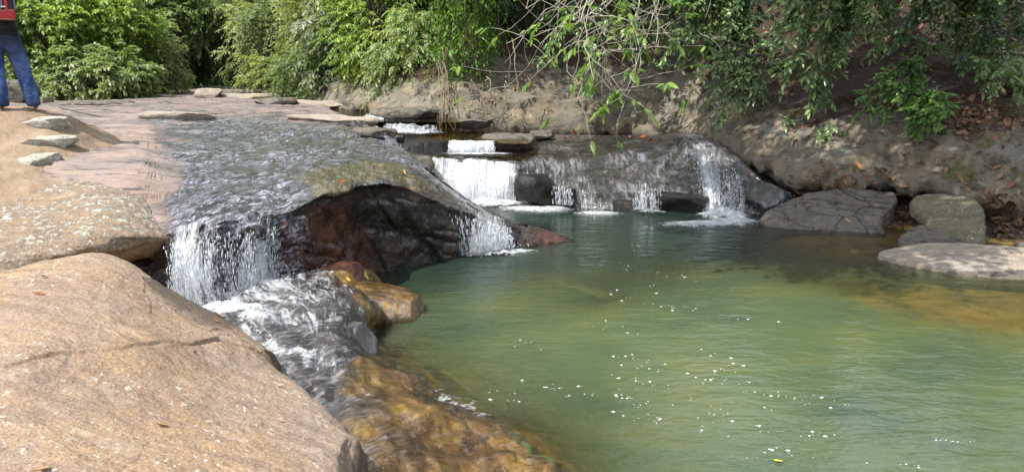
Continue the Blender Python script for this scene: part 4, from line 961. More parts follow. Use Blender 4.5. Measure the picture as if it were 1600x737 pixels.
def twig_leaves(st, dr, Lt, nl, ll, lw, cols, r, droop=.5, near=False, clump=None, updir=None, lift=.0, ldroop=.25):
    """leaves set in two ranks along drooping twigs; returns leaf geometry and the twig lines"""
    N = len(st); Lt = np.broadcast_to(Lt, N)
    t = (np.arange(nl) + .6) / nl
    def cur(t): return st[:, None] + dr[:, None] * (Lt[:, None] * t[None])[..., None] + np.array([0, 0, -1.0]) * (droop * Lt[:, None] * t[None] ** 2)[..., None]
    p = cur(t); tan = norm(dr[:, None] + np.array([0, 0, -1.0]) * (2 * droop * t[None])[..., None])
    sd = norm(np.cross(tan, np.array([0, 0, 1.0]) + 1e-3)); sgn = np.where(np.arange(nl) % 2 == 0, 1., -1.)[None, :, None]
    d = tan * .55 + sd * sgn * .85 + np.array([0, 0, -.25 + lift]) + r.normal(0, .28, p.shape)
    d[:, -1] = tan[:, -1]
    up = np.array([-.35, -.3, 1.0]) + r.normal(0, .38, p.shape)
    n = N * nl
    L = ll * r.uniform(.65, 1.25, n)
    cl = None if clump is None else np.repeat(clump, nl)
    col = palette(n, cols, .18, r, cl)
    V, Fc, Cc = leaves(p.reshape(-1, 3), d.reshape(-1, 3), up.reshape(-1, 3), L, L * lw / ll, col, near, ldroop)
    line = cur(np.linspace(0, 1, 4))
    return V, Fc, Cc, line
DARK = [(.03, .065, .02), (.055, .11, .03), (.09, .16, .045)]
MID = [(.08, .135, .04), (.145, .22, .07), (.23, .30, .11)]
BRIGHT = [(.12, .20, .04), (.22, .32, .065), (.34, .43, .09), (.47, .51, .14)]
PALE = [(.13, .19, .075), (.22, .28, .12), (.33, .38, .18), (.42, .46, .26)]
OLIVE = [(.13, .18, .05), (.21, .26, .075), (.32, .34, .11)]
SILVER = [(.10, .14, .085), (.23, .27, .19), (.38, .41, .33)]
def curve3(a, b, sag, K=7, wob=.0, r=None):
    t = np.linspace(0, 1, K)[:, None]
    q = a + (b - a) * t + np.array([0, 0, 1.0]) * (sag * 4 * t * (1 - t))
    if r is not None: q[1:-1] += r.normal(0, wob, (K - 2, 3))
    return q
def plant(name, label, cat, base, cc, rad, n_cl, n_tw, n_lf, ll, lw, cols, seed, group=None, tr=.08, droop=.5, near=False, bark='bark', mat='leaf',
          twl=.5, front=.25, tw_r=.004, spread=1.0, ldroop=.25, lo=-1.0):
    """trunk with limbs reaching clumps of leafy twigs inside an uneven crown"""
    r = np.random.default_rng(seed)
    base = np.array(base, float); cc = np.array(cc, float); rad = np.array(rad, float)
    root = empty(name, base, label, cat, group)
    u = norm(r.normal(size=(n_cl, 3))); u[:, 1] -= front * r.uniform(0, 1, n_cl); u = norm(u)
    u[:, 2] = np.maximum(u[:, 2], lo)
    rr = r.uniform(.35, 1.0, n_cl) ** .55
    lob = 1 + .28 * perlin(u * 1.9 + seed)
    ctr = cc + u * rad * (rr * lob)[:, None]
    b = Bag()
    top = cc + np.array([0, 0, -.25 * rad[2]])
    K = 7
    trunk = curve3(base + np.array([0, 0, -.3]), top, 0, 9, .06 * rad[0], r)
    V, Fc = tubes(trunk[None], (tr * np.linspace(1.25, .55, 9))[None], 8); b.add(V, Fc)
    limbs, lr = [], []
    for c in ctr[: min(n_cl, 60)]:
        k = r.integers(3, 9); limbs.append(curve3(trunk[k], c, .06 * np.linalg.norm(c - trunk[k]), K, .03 * rad[0], r)); lr.append(tr * .38 * np.linspace(1, .22, K))
    V, Fc = tubes(np.array(limbs), np.array(lr), 5); b.add(V, Fc)
    if not near: ll, lw, n_tw, n_lf = ll * .68, lw * .68, int(n_tw * 1.35), int(n_lf * 1.45)
    N = n_cl * n_tw
    out = np.repeat(u, n_tw, axis=0)
    dr = norm(out * .9 + r.normal(0, .75 * spread, (N, 3)) + np.array([0, 0, .35]))
    cs = .30 * twl
    st = np.repeat(ctr, n_tw, axis=0) + r.normal(0, cs, (N, 3))
    cl = np.clip(np.repeat(.45 + .22 * r.normal(size=n_cl) + .22 * u[:, 2], n_tw), 0, 1)
    V, Fc, Cc, line = twig_leaves(st, dr, twl * r.uniform(.6, 1.3, N), n_lf, ll, lw, cols, r, droop, near, cl, ldroop=ldroop)
    tv, tf = tubes(line, np.tile(tw_r * np.array([1, .8, .6, .3]), (N, 1)), 3); b.add(tv, tf)
    b.build('trunk', M[bark], root)
    cb = Bag(); cb.add(V, Fc, Cc); cb.build('crown', M[mat], root)
    return root
def gz_at(x, y):
    l, n, o = down(x, y, 40); return l[2] if l is not None else 0
def tree(u, d, zc, rad, label, cols, seed, name='tree', cat='tree', n_cl=70, n_tw=9, n_lf=12, ll=.17, lw=.085, group='trees and bushes along the far bank', **k):
    c = Q(u, d, zc); z = gz_at(c[0], c[1] + .4)
    return plant(name, label, cat, (c[0], c[1] + .4, z), c, rad, n_cl, n_tw, n_lf, ll, lw, cols, seed, group, **k)
bpy.context.view_layer.update(); dg = bpy.context.evaluated_depsgraph_get()
def rock_on(label, u, v, size, mat, sink=.3, **k):
    l, n_, o_ = hit(u, v); return rock(label, l + np.array([0, size[1] * .3, size[2] * (.5 - sink)]), size, mat, **k)
rock_on('low pink slab with a dark hollow below it, on the flat ledge', 275, 186, (.75, .32, .13), 'sunrock', .1, seed=31, cuts=5, flat=.5, tilt=(-7, 0))
rock_on('small pale hump of rock on the far skyline of the ledge', 325, 153, (.45, .4, .24), 'sunrock', .1, seed=33, flat=.7)
rock_on('low stone with a dark side, on the far part of the ledge', 425, 162, (.6, .4, .16), 'grey', .2, seed=35, flat=.5)
rock_on('grey boulder behind the legs of the standing person', 20, 160, (.6, .5, .62), 'grey', .2, seed=37)
rock_on('yellowish stone by the right foot of the standing person', 72, 160, (.2, .2, .15), 'olive', .2, seed=38)
rock_on('whitish jagged rock set in the sand, uppermost of three', 66, 194, (.27, .42, .12), 'pale', .6, seed=41, cuts=22, strata=.05, amp=.06, rot=20)
rock_on('whitish jagged rock set in the sand, middle one of three', 62, 224, (.18, .42, .11), 'pale', .6, seed=43, cuts=22, strata=.05, amp=.06, rot=-30)
rock_on('whitish jagged rock set in the sand, lowest of three', 52, 252, (.17, .38, .10), 'pale', .6, seed=44, cuts=22, strata=.05, amp=.06)
rock_on('flat pinkish ledge slab with a dark undercut, at the back of the wet dome', 520, 190, (.95, .3, .13), 'sunrock', .15, seed=131, cuts=5, flat=.45, tilt=(-6, 3), rot=-8)
rock_on('dark cracked ledge stone on the rim between dome and stepped stream', 585, 212, (.42, .25, .14), 'grey', .2, seed=133, cuts=8, flat=.5, rot=-20)
rock_on('low dark stone on the far ledge, just left of the long pink slab', 165, 163, (.8, .5, .12), 'grey', .35, seed=135, flat=.4)
rock_on('flat pinkish stone lying near the far edge of the ledge, below the dark gap', 385, 152, (.9, .6, .16), 'sunrock', .35, seed=137, flat=.4)
# far bank, left to right
tree(-40, 24, 3.0, (1.7, 1.4, 1.8), 'leafy green tree behind the standing person', MID + BRIGHT[1:2], 1, twl=.5)
tree(68, 24.2, 2.9, (1.4, 1.2, 1.6), 'light green tree just right of the standing person', MID[1:] + BRIGHT[1:3] + PALE[2:3], 2, twl=.5, ll=.2, lw=.11)
tree(165, 25.5, 3.5, (1.5, 1.3, 1.6), 'bright yellow-green tree, brightest on the left bank', BRIGHT, 3, twl=.5, ll=.2, lw=.1, n_cl=80)
tree(115, 22.8, 1.8, (1.7, .9, .75), 'low bluish green bush at the foot of the left trees', PALE[:3] + MID[1:], 4, 'bush', 'bush', n_cl=60, ll=.18, lw=.11, twl=.35)
tree(190, 23.6, 1.75, (1.0, .8, .75), 'small mid green bush under the bright yellow-green tree', MID[1:] + PALE[1:2], 44, 'bush', 'bush', n_cl=45, ll=.16, lw=.09, twl=.35)
tree(240, 26.5, 2.5, (1.0, .9, 1.5), 'pale grey-green bush at the left of the dark gap in the forest', PALE, 5, 'bush', 'bush', n_cl=65, ll=.13, lw=.06, twl=.4)
tree(20, 30, 4.6, (2.0, 1.4, 1.7), 'tall green tree far behind the standing person', MID + PALE[1:2], 45, twl=.7, ll=.22, lw=.11)
tree(115, 31, 4.9, (1.8, 1.4, 1.6), 'yellowish green tree rising behind the left bank trees', MID[1:] + BRIGHT[2:3], 46, twl=.7, ll=.22, lw=.11)
tree(215, 33, 5.0, (2.0, 1.4, 1.8), 'mid green tree rising behind the pale bush', MID + PALE[2:3], 6, twl=.7, ll=.22, lw=.11)
tree(325, 43, 5.0, (3.4, 2.0, 3.4), 'dark green forest tree closing the gap upstream', DARK + MID[:1], 7, twl=1.0, ll=.3, lw=.14, n_cl=80)
tree(410, 45, 5.5, (3.2, 2.0, 4.0), 'dark tall forest tree right of the gap upstream', DARK + MID[:1], 8, twl=1.0, ll=.3, lw=.14, n_cl=80)
tree(290, 34, 2.6, (1.0, .9, 1.2), 'small shaded bush inside the gap in the forest', DARK[1:] + MID[:2], 9, 'bush', 'bush', n_cl=50, ll=.2, lw=.1)
tree(275, 32, 4.2, (1.5, 1.2, 1.4), 'round lit tree crown at the upper left of the gap', MID + BRIGHT[1:2], 47, n_cl=60, ll=.22, lw=.11, twl=.6)
tree(350, 34, 4.7, (1.5, 1.2, 1.3), 'lit leafy crown hanging across the top of the gap', MID + PALE[2:3], 10, n_cl=60, ll=.22, lw=.11, twl=.6)
tree(425, 27.5, 3.0, (1.6, 1.3, 1.6), 'pale green tree left of the silvery leaved bush', PALE, 11, n_cl=95, ll=.14, lw=.07, twl=.45)
tree(410, 32, 4.9, (1.8, 1.3, 1.5), 'pale olive tree crown rising right of the gap', PALE[1:3] + OLIVE[1:], 48, n_cl=75, ll=.17, lw=.085, twl=.6)
tree(455, 25, 1.95, (1.5, .9, .85), 'olive green bush at the foot of the pale green tree', OLIVE + PALE[2:3], 12, 'bush', 'bush', n_cl=65, ll=.13, lw=.07, twl=.35)
tree(510, 24, 3.8, (1.4, 1.0, 1.35), 'sunlit olive green tree above the silvery leaved bush', OLIVE + BRIGHT[2:3], 13, n_cl=75, ll=.13, lw=.06, twl=.4)
tree(530, 21.5, 2.6, (1.0, .8, 1.3), 'bush of big silvery grey leaves on the far bank', SILVER, 14, 'bush', 'bush', n_cl=40, n_tw=7, n_lf=7, ll=.22, lw=.12, droop=.7)
tree(495, 21.8, 1.9, (1.0, .7, .8), 'dark green bush overhanging the far rock bank', MID, 15, 'bush', 'bush', n_cl=50, ll=.12, lw=.06)
tree(590, 20.5, 3.3, (1.15, .8, 1.8), 'bright yellow-green bush in the middle of the far bank', BRIGHT[:3] + PALE[3:], 16, 'bush', 'bush', n_cl=75, ll=.16, lw=.075)
tree(640, 19.2, 2.3, (.95, .7, 1.05), 'light green bush with pale young leaves, low over the far bank', MID[1:] + PALE[2:], 17, 'bush', 'bush', n_cl=60, ll=.15, lw=.075, droop=.7)
tree(660, 21, 5.0, (1.6, 1.0, 1.8), 'green tree rising behind the hanging vines', MID + BRIGHT[1:2], 18, n_cl=80, ll=.16, lw=.075)
tree(575, 25, 7.0, (2.8, 1.5, 2.6), 'tall green tree on the slope above the far bank', MID, 19, n_cl=90, ll=.2, lw=.1, twl=.8)
tree(790, 20.2, 3.7, (1.5, .8, 1.7), 'dark ivy covered bush in the shade right of the vines', DARK, 20, 'bush', 'bush', n_cl=70, ll=.13, lw=.075)
tree(745, 22.5, 6.0, (2.2, 1.4, 2.2), 'dark green tree on the slope above the vines', DARK + MID[1:2], 21, n_cl=80, ll=.17, lw=.08)
tree(900, 23.0, 6.2, (2.4, 1.4, 2.0), 'dark shaded tree high on the slope behind the bare branches', DARK, 22, n_cl=80, ll=.17, lw=.08)
# ------------------------------------------------------------------ hanging vines
def hang(u0, d0, z0, z1, n, seed, sp=.5):
    r = np.random.default_rng(seed); out = []
    for k in range(n):
        a = Q(u0, d0, z0) + r.normal(0, 1, 3) * np.array([sp, .2, .2]); b_ = a + np.array([r.normal(0, .12), r.normal(0, .12), 0]); b_[2] = z1 + r.uniform(-.1, .9)
        q = curve3(a, b_, 0, 14, .035, r); out.append(q)
    return np.array(out)
vr = empty('vine', Q(695, 17.6, 1.1), 'curtain of bright green hanging vines trailing to the water', 'vine', 'trees and bushes along the far bank')
r = np.random.default_rng(5)
L1 = hang(715, 17.6, 5.6, 1.7, 34, 30, .42)
b = Bag(); V, Fc = tubes(L1, np.tile(np.linspace(.012, .006, 14), (len(L1), 1)), 4); b.add(V, Fc)
rt = []
for k in range(10):
    a = Q(692, 17.2, 2.3) + r.normal(0, 1, 3) * np.array([.07, .05, .3]); e = P(692 + r.normal(4, 16), 203, 15.8) + r.normal(0, .06, 3)
    q = curve3(a, e, -.08, 14, .02, r); rt.append(q)
V, Fc = tubes(np.array(rt), np.tile(np.linspace(.012, .006, 14), (10, 1)), 4); b.add(V, Fc)
b.build('stem', M['root_bark'], vr)
st = np.concatenate([l[2:13] + r.normal(0, .06, (11, 3)) for l in L1 for _ in range(2)])
dr = norm(r.normal(0, 1, st.shape) + np.array([0, -.35, -.5]))
V, Fc, Cc, _ = twig_leaves(st, dr, .28, 8, .10, .045, [(.05, .13, .012), (.10, .22, .02), (.19, .30, .03)], r, .8)
cb = Bag(); cb.add(V, Fc, Cc); cb.build('foliage', M['leaf'], vr)
vine2 = empty('vine', P(820, 205, 16.5), 'pair of thin bare vines dangling in front of the shaded rock bank', 'vine')
L2 = np.array([curve3(P(a, b0, 16.6), P(c, d_, 16.4), s, 14, .03, r) for a, b0, c, d_, s in [(765, 110, 745, 190, .05), (760, 120, 790, 205, -.1), (790, 120, 792, 180, .1), (742, 150, 722, 195, 0), (765, 180, 768, 205, 0), (800, 60, 812, 160, .1)]])
V, Fc = tubes(L2, np.tile(np.linspace(.014, .008, 14), (len(L2), 1)), 4); b = Bag(); b.add(V, Fc); b.build('stem', M['pale_bark'], vine2)
# ------------------------------------------------------------------ bare branches over the middle of the bank
bare = empty('shrub', P(1000, 20, 15.4), 'shrub of pale bare tangled branches with a few bright leaves, over the middle bank', 'shrub')
r = np.random.default_rng(77); segs, srad, tips = [], [], []
def branch(a, d, L, rad, lev):
    K = 8; q = [a]; dd = d.copy()
    for k in range(K - 1):
        dd = norm(dd + r.normal(0, .17, 3) + np.array([0, 0, -.02])); q.append(q[-1] + dd * L / (K - 1))
    q = np.array(q); segs.append(q); srad.append(np.linspace(rad, rad * .55, K))
    if lev == 0: tips.append((q[-1], dd)); return
    for k in range(r.integers(3, 5)):
        i = r.integers(3, 8); dn = norm(np.gradient(q, axis=0)[i] + r.normal(0, .6, 3)); branch(q[i], dn, L * r.uniform(.55, .8), rad * .58, lev - 1)
for a, e in [((990, -45), (870, 60)), ((1000, -45), (960, 90)), ((1010, -45), (1040, 80)), ((990, -60), (830, 20)), ((1020, -50), (1080, 70)), ((1000, -40), (920, 100)), ((985, -50), (930, 30)), ((960, -60), (850, 110)), ((1030, -60), (1110, 110)), ((980, -60), (810, 60))]:
    A, E = P(*a, 15.2), P(*e, 13.9); branch(A, norm(E - A), np.linalg.norm(E - A) * .8, .017, 2)
b = Bag(); V, Fc = tubes(np.array(segs), np.array(srad), 4); b.add(V, Fc); b.build('branches', M['white_bark'], bare)
ti = r.choice(len(tips), min(110, len(tips)), False)
stt = np.array([tips[i][0] for i in ti]); dt = np.array([tips[i][1] for i in ti])
V, Fc, Cc, _ = twig_leaves(stt, dt, .16, 4, .19, .085, [(.07, .16, .03), (.16, .27, .05), (.24, .36, .07)], r, .3, True)
cb = Bag(); cb.add(V, Fc, Cc); cb.build('foliage', M['leaf'], bare)
# ------------------------------------------------------------------ leafy sprays over the right bank
def spray(label, root_pt, ends, n_tw, n_lf, ll, lw, cols, seed, name='shrub', cat='shrub', twl=.35, droop=.22, rad=.022, mat='gloss', spread=.5, group='leafy shrubs over the right bank'):
    """limbs from a rooting point out to given ends, leafy twigs along their outer part"""
    r = np.random.default_rng(seed); root_pt = np.array(root_pt, float)
    o = empty(name, root_pt, label, cat, group)
    b = Bag(); st, dr = [], []
    limbs = []
    for e in ends:
        e = np.array(e, float); q = curve3(root_pt, e, .12 * np.linalg.norm(e - root_pt), 10, .05, r); limbs.append(q)
        tan = norm(np.gradient(q, axis=0))
        for k in range(int(n_tw * 1.7)):
            i = r.uniform(2.5, 9); p = catmull(q, np.array([i]))[0]
            st.append(p); dr.append(norm(tan[int(i)] * .7 + r.normal(0, spread, 3) + np.array([0, -.12, .12])))
    V, Fc = tubes(np.array(limbs), np.tile(np.linspace(rad, rad * .3, 10), (len(limbs), 1)), 5); b.add(V, Fc)
    st, dr = np.array(st), np.array(dr)
    V, Fc, Cc, line = twig_leaves(st, dr, twl * .72 * r.uniform(.5, 1.3, len(st)), n_lf, ll * .76, lw * .95, cols, r, droop, True, np.clip(r.normal(.5, .25, len(st)), 0, 1), ldroop=.2)
    tv, tf = tubes(line, np.tile(.005 * np.array([1, .8, .6, .4]), (len(st), 1)), 3); b.add(tv, tf)
    b.build('branches', M['bark'], o)
    cb = Bag(); cb.add(V, Fc, Cc); cb.build('foliage', M[mat], o)
    return o
GR = [(.07, .125, .045), (.14, .22, .085), (.23, .33, .13), (.34, .43, .22)]
DG = [(.028, .06, .022), (.055, .11, .036), (.10, .17, .06)]
E = lambda l, d: [P(u, v, d + random.uniform(-.35, .35)) for u, v in l]
spray('dark leafy shrub right of the bare branches, over the middle bank', P(1110, -60, 15.6), E([(1050, 20), (1080, 60), (1110, 90), (1150, 60), (1170, 100), (1130, 30), (1185, 40), (1095, 10), (1050, -20), (1160, 0)], 14.6), 20, 9, .15, .06, DG, 101)
spray('leafy green shrub hanging above the middle of the grey bank', P(960, -60, 17.2), E([(900, 60), (930, 80), (870, 50), (960, 70), (1000, 95), (1030, 100), (850, 90), (985, 60), (1060, 110)], 16.2), 16, 9, .15, .06, GR, 121)
spray('green shrub trailing leaves down the bank left of the drooping shrub', P(1150, -40, 15.2), E([(1090, 100), (1120, 125), (1060, 110), (1150, 120), (1180, 130), (1040, 90), (1135, 90)], 14.2), 16, 9, .14, .055, GR, 122)
spray('low sprig of light leaves hanging over the rock left of the drooping shrub', P(1200, 90, 13.9), E([(1110, 145), (1140, 165), (1165, 180), (1125, 185), (1185, 140), (1090, 120)], 13.4), 11, 8, .13, .05, GR, 102)
spray('large drooping shrub of narrow grey-green leaves above the right bank', P(1330, -70, 13.6), E([(1215, 60), (1240, 90), (1225, 120), (1270, 130), (1290, 90), (1310, 60), (1250, 30), (1340, 50), (1370, 80), (1390, 30), (1230, 10), (1300, 10), (1290, 150), (1265, 160), (1320, 110), (1205, 90), (1350, 15)], 12.5), 20, 10, .14, .052, GR, 103)
spray('dark shrub with branches crossing the shaded hollow on the right', P(1490, -70, 12.9), E([(1420, 30), (1400, 70), (1440, 60), (1470, 90), (1500, 40), (1540, 60), (1510, 100), (1550, 20), (1530, 120), (1480, 10), (1560, 90)], 11.9), 15, 9, .14, .055, DG + GR[2:3], 104)
spray('leafy green shoot leaning left over the bank, below the dark hollow', P(1440, 90, 12.3), E([(1400, 150), (1370, 165), (1345, 175), (1385, 180), (1420, 165), (1360, 150)], 11.6), 10, 8, .12, .05, [(.05, .12, .025), (.09, .19, .035), (.16, .27, .06)], 105)
spray('bright green young plant at the left of the dead leaf heap', P(1445, 150, 11.8), E([(1420, 185), (1450, 195), (1470, 165), (1440, 205), (1460, 185), (1430, 150)], 11.2), 9, 8, .12, .055, [(.06, .14, .025), (.11, .22, .04), (.19, .31, .07)], 106)
spray('green seedling growing from the bank rock, under the drooping shrub', P(1295, 215, 12.2), E([(1280, 215), (1310, 222), (1295, 200), (1275, 240), (1305, 240)], 12.0), 4, 6, .10, .045, GR[1:], 107, rad=.008, twl=.2)
spray('small weed in a bank crevice above the right waterfall', P(1245, 190, 13.0), E([(1235, 180), (1255, 195), (1245, 200), (1225, 195)], 12.8), 4, 6, .09, .04, GR[1:], 108, rad=.008, twl=.2)
spray('bright leafy shoots beside the yellow mossy rock', P(1570, 70, 12.0), E([(1540, 140), (1560, 130), (1590, 140), (1555, 100), (1600, 150), (1530, 110)], 11.6), 9, 8, .12, .055, GR[1:] + [(.2, .26, .05)], 109)
spray('dark shrub at the right frame edge above the yellow rock', P(1680, -70, 12.0), E([(1590, 20), (1610, 60), (1640, 90), (1580, 50), (1650, 30), (1575, 0), (1620, -10)], 11.3), 12, 9, .14, .055, DG, 110)
spray('dim leafy shrub behind the bare branches, at the top of the bank', P(1010, -70, 17), E([(950, 10), (980, 40), (1020, 50), (1050, 10), (900, 0), (1000, 0), (930, 40), (860, 20), (1060, 60)], 16.2), 16, 9, .15, .065, DG, 111)
spray('tiny ferny tuft on the bank rock below the bare branches', P(965, 165, 17.0), E([(955, 160), (975, 165), (965, 150)], 16.8), 4, 6, .09, .04, GR[1:], 112, rad=.006, twl=.18)
# out-of-view trees, added with boughs placed to shade the bank and pool
def shade_tree(base, cc, rad, label, seed, n_cl=70):
    return plant('tree', label, 'tree', base, cc, rad, n_cl, 9, 11, .26, .13, MID, seed, 'unseen trees added to shade the right bank', tr=.16, twl=.9, front=0)
shade_tree((7.5, 15.5, gz_at(7.5, 15.5)), (2.0, 9.4, 8.6), (3.3, 2.4, 1.2), 'unseen tall tree leaning over the middle cascade, added for shade', 201, 48)
shade_tree((12, 14, gz_at(12, 14)), (5.2, 8.4, 8.4), (2.8, 2.6, 1.3), 'unseen tall tree with boughs added to shade the right bank', 202, 46)
shade_tree((11, 9.5, gz_at(11, 9.5)), (.6, 6.9, 7.6), (1.6, 1.3, .9), 'unseen slim tree added to shade part of the pool', 203, 34)
shade_tree((5, 20, gz_at(5, 20)), (0, 17, 8.5), (3.0, 2.0, 1.6), 'tall tree on the slope above the head of the stream', 204, 60)
# ------------------------------------------------------------------ far wood and undergrowth: masses nobody could count
def mass(name, pts, nrm, n_lf, ll, cols, seed, twl=.8, kindmat='leaf'):
    r = np.random.default_rng(seed)
    dr = norm(nrm + r.normal(0, .6, pts.shape))
    V, Fc, Cc, _ = twig_leaves(pts, dr, twl, n_lf, ll, ll * .5, cols, r, .5, False, np.clip(.5 + .9 * fbm(pts * .35, 3), 0, 1))
    b = Bag(); b.add(V, Fc, Cc); o = b.build(name, M[kindmat]); return tag(o, kind='stuff')
r = np.random.default_rng(9)
n = 5200; x = r.uniform(-52, 24, n); z = r.uniform(.6, 17, n) ** 1.0
y = 50 + .35 * z + 2.5 * fbm(np.stack([x * .22, z * .3, x * 0], -1), 3) + r.uniform(0, 2.2, n)
hx, hz = np.meshgrid(np.linspace(-90, 60, 90), np.linspace(-1, 26, 30), indexing='ij')
hy = 54 + .5 * hz + 3 * fbm(np.stack([hx.ravel() * .1, hz.ravel() * .15, hx.ravel() * 0], -1), 3).reshape(hx.shape)
hv = np.stack([hx, hy, hz], -1).reshape(-1, 3)
tag(mesh('hill', hv, oriented(hv, grid_faces(90, 30)), mat_plain('wooded_slope', (.018, .032, .012), .95, 1.5, .3, .1, .6)), kind='structure')
mass('forest', np.stack([x, y, z], -1), np.tile(np.array([.1, -1, .5]), (n, 1)), 12, .42, DARK + MID[1:], 91, 1.3)
pts, nn = [], []
for k in range(5200):
    u = r.uniform(430, 1900); d = r.uniform(12, 32); q = Q(u, d, 3)
    l, nr, ob = down(q[0], q[1], 40)
    if ob is not None and ob.name.startswith('river_bank'):
        base = np.interp(u, bu, bd_)
        if d > base + (2.6 if u > 760 else 1.5) + r.uniform(-.4, 1.2): pts.append(l); nn.append(nr)
mass('undergrowth', np.array(pts), np.array(nn), 9, .15, DARK + MID[1:2], 92, .42)
# ------------------------------------------------------------------ dead leaves
DEAD = [(.05, .028, .018), (.11, .055, .03), (.19, .10, .055), (.27, .17, .10)]
def litter(name, zones, ll, seed):
    r = np.random.default_rng(seed); ps, ns = [], []
    for u0, v0, su, sv, n in zones:
        for k in range(n):
            l, nr, ob = hit(u0 + r.normal(0, su), v0 + r.normal(0, sv))
            if ob is None or ob.name.split('.')[0] not in ('river_bank', 'ground'): continue
            ps.append(l + nr * r.uniform(.004, .03)); ns.append(nr)
    ps, ns = np.array(ps), np.array(ns); N = len(ps)
    d = norm(np.cross(ns, r.normal(size=(N, 3)))) + r.normal(0, .25, (N, 3))
    up = norm(ns + r.normal(0, .45, (N, 3)))
    L = ll * r.lognormal(0, .35, N)
    V, Fc, Cc = leaves(ps, d, up, L, L * r.uniform(.4, .6, N), palette(N, DEAD, .25, r), True, .1)
    b = Bag(); b.add(V, Fc, Cc); return tag(b.build(name, M['dead']), kind='stuff')
litter('dead_leaves', [(1530, 175, 35, 16, 420), (1500, 195, 30, 10, 130), (1560, 345, 28, 24, 300), (1395, 335, 22, 22, 260), (1240, 320, 22, 14, 90), (1400, 60, 130, 40, 300), (1560, 60, 40, 30, 200), (850, 110, 50, 20, 120), (1250, 180, 40, 20, 60), (1340, 280, 60, 10, 60), (760, 165, 40, 15, 60), (1450, 240, 90, 25, 60)], .10, 5)
fl_me = {}
def fallen_leaf(u, v, L, col, label, group=None, seed=0):
    l, nr, ob = hit(u, v)
    if l is None: return
    r = np.random.default_rng(seed + int(u)); a = r.normal(size=3); d = norm(np.cross(nr, a)[None]); up = norm((nr + r.normal(0, .25, 3))[None])
    V, Fc, Cc = leaves((l + nr * .012)[None], d, up, np.array([L]), np.array([L * .45]), np.array([col]), True, -.12)
    V2 = V - norm(up) * .002
    b = Bag(); b.add(V, Fc, Cc); b.add(V2, Fc[:, ::-1], Cc)
    tag(b.build('fallen_leaf', M['dead']), label, 'leaf', group)
TAN, RUST, YEL = (.42, .25, .12), (.30, .10, .04), (.62, .55, .08)
fallen_leaf(347, 497, .07, TAN, 'curled tan leaf at the rim of the near rock, beside the white water')
fallen_leaf(340, 505, .05, RUST, 'small rusty leaf just below the curled tan leaf on the near rock')
fallen_leaf(265, 667, .06, TAN, 'tan leaf lying low on the near rock')
fallen_leaf(78, 730, .07, TAN, 'tan leaf at the bottom edge of the near rock')
fallen_leaf(72, 432, .05, (.08, .035, .02), 'dark leaf on the upper left of the near rock')
fallen_leaf(55, 460, .05, RUST, 'thin rusty leaf standing on the near rock below the boulder')
fallen_leaf(304, 550, .035, (.06, .04, .03), 'small dark leaf just below the crack of the near rock')
fallen_leaf(432, 604, .04, (.5, .38, .27), 'pale leaf near the right end of the near rock')
fallen_leaf(432, 658, .035, (.5, .38, .27), 'pale scrap of leaf low on the right end of the near rock')
fallen_leaf(546, 441, .09, (.62, .42, .08), 'yellow-orange leaf on the wet rock below the dark wall')
fallen_leaf(575, 438, .08, YEL, 'bright yellow-green leaf on the golden rock nose')
fallen_leaf(630, 272, .16, (.6, .45, .27), 'pale dry leaf on the crest of the wet dome')
fallen_leaf(528, 285, .10, RUST, 'rusty leaf on the algae above the dark wall')
fallen_leaf(1208, 720, .055, YEL, 'bright yellow leaf floating on the pool near the bottom edge')
fallen_leaf(1348, 266, .17, (.45, .2, .07), 'orange leaf on the bank rock above the leaning grey slab')
fallen_leaf(1568, 328, .2, (.42, .19, .09), 'large orange-brown leaf on the dead leaves at far right')
fallen_leaf(1580, 350, .16, (.36, .2, .12), 'large dull brown leaf just below the orange-brown one at far right')
fallen_leaf(1232, 347, .15, (.5, .22, .08), 'orange leaf on the lower left corner of the leaning grey slab')
fallen_leaf(1330, 348, .11, (.45, .25, .12), 'small tan leaf on the lower edge of the leaning grey slab')
fallen_leaf(1408, 304, .17, (.5, .32, .2), 'pinkish tan leaf at the top of the left heap of dead leaves')
fallen_leaf(1314, 305, .13, (.5, .32, .1), 'yellowish leaf on the top edge of the leaning grey slab')
fallen_leaf(1482, 158, .26, (.2, .09, .05), 'biggest brown leaf at the left end of the dead leaf heap')
fallen_leaf(1512, 183, .22, (.36, .17, .08), 'long tan leaf in the middle of the dead leaf heap')
fallen_leaf(1478, 182, .2, (.17, .085, .06), 'dark brown leaf at the lower left of the dead leaf heap')
fallen_leaf(1170, 272, .1, (.4, .12, .05), 'red-brown leaf in the dark corner right of the right waterfall')
for k, (u, v) in enumerate([(960, 208), (975, 212), (1000, 215), (1012, 219), (985, 216), (880, 214), (900, 210), (870, 218)]):
    fallen_leaf(u, v, .15, (.45, .12, .04), 'reddish leaf caught on the wet top of the cascade rock', 'leaves caught on the cascade rock', k)
stick = empty('stick', hit(110, 175)[0], 'thin grey stick lying on the sand right of the person', 'stick')
pts = np.array([[hit(u, v)[0] + np.array([0, 0, .02]) for u, v in [(92, 169), (110, 173), (125, 177), (140, 180), (158, 184)]]])
V, Fc = tubes(pts, np.full((1, 5), .012), 5); b = Bag(); b.add(V, Fc); b.build('shaft', M['bark'], stick)

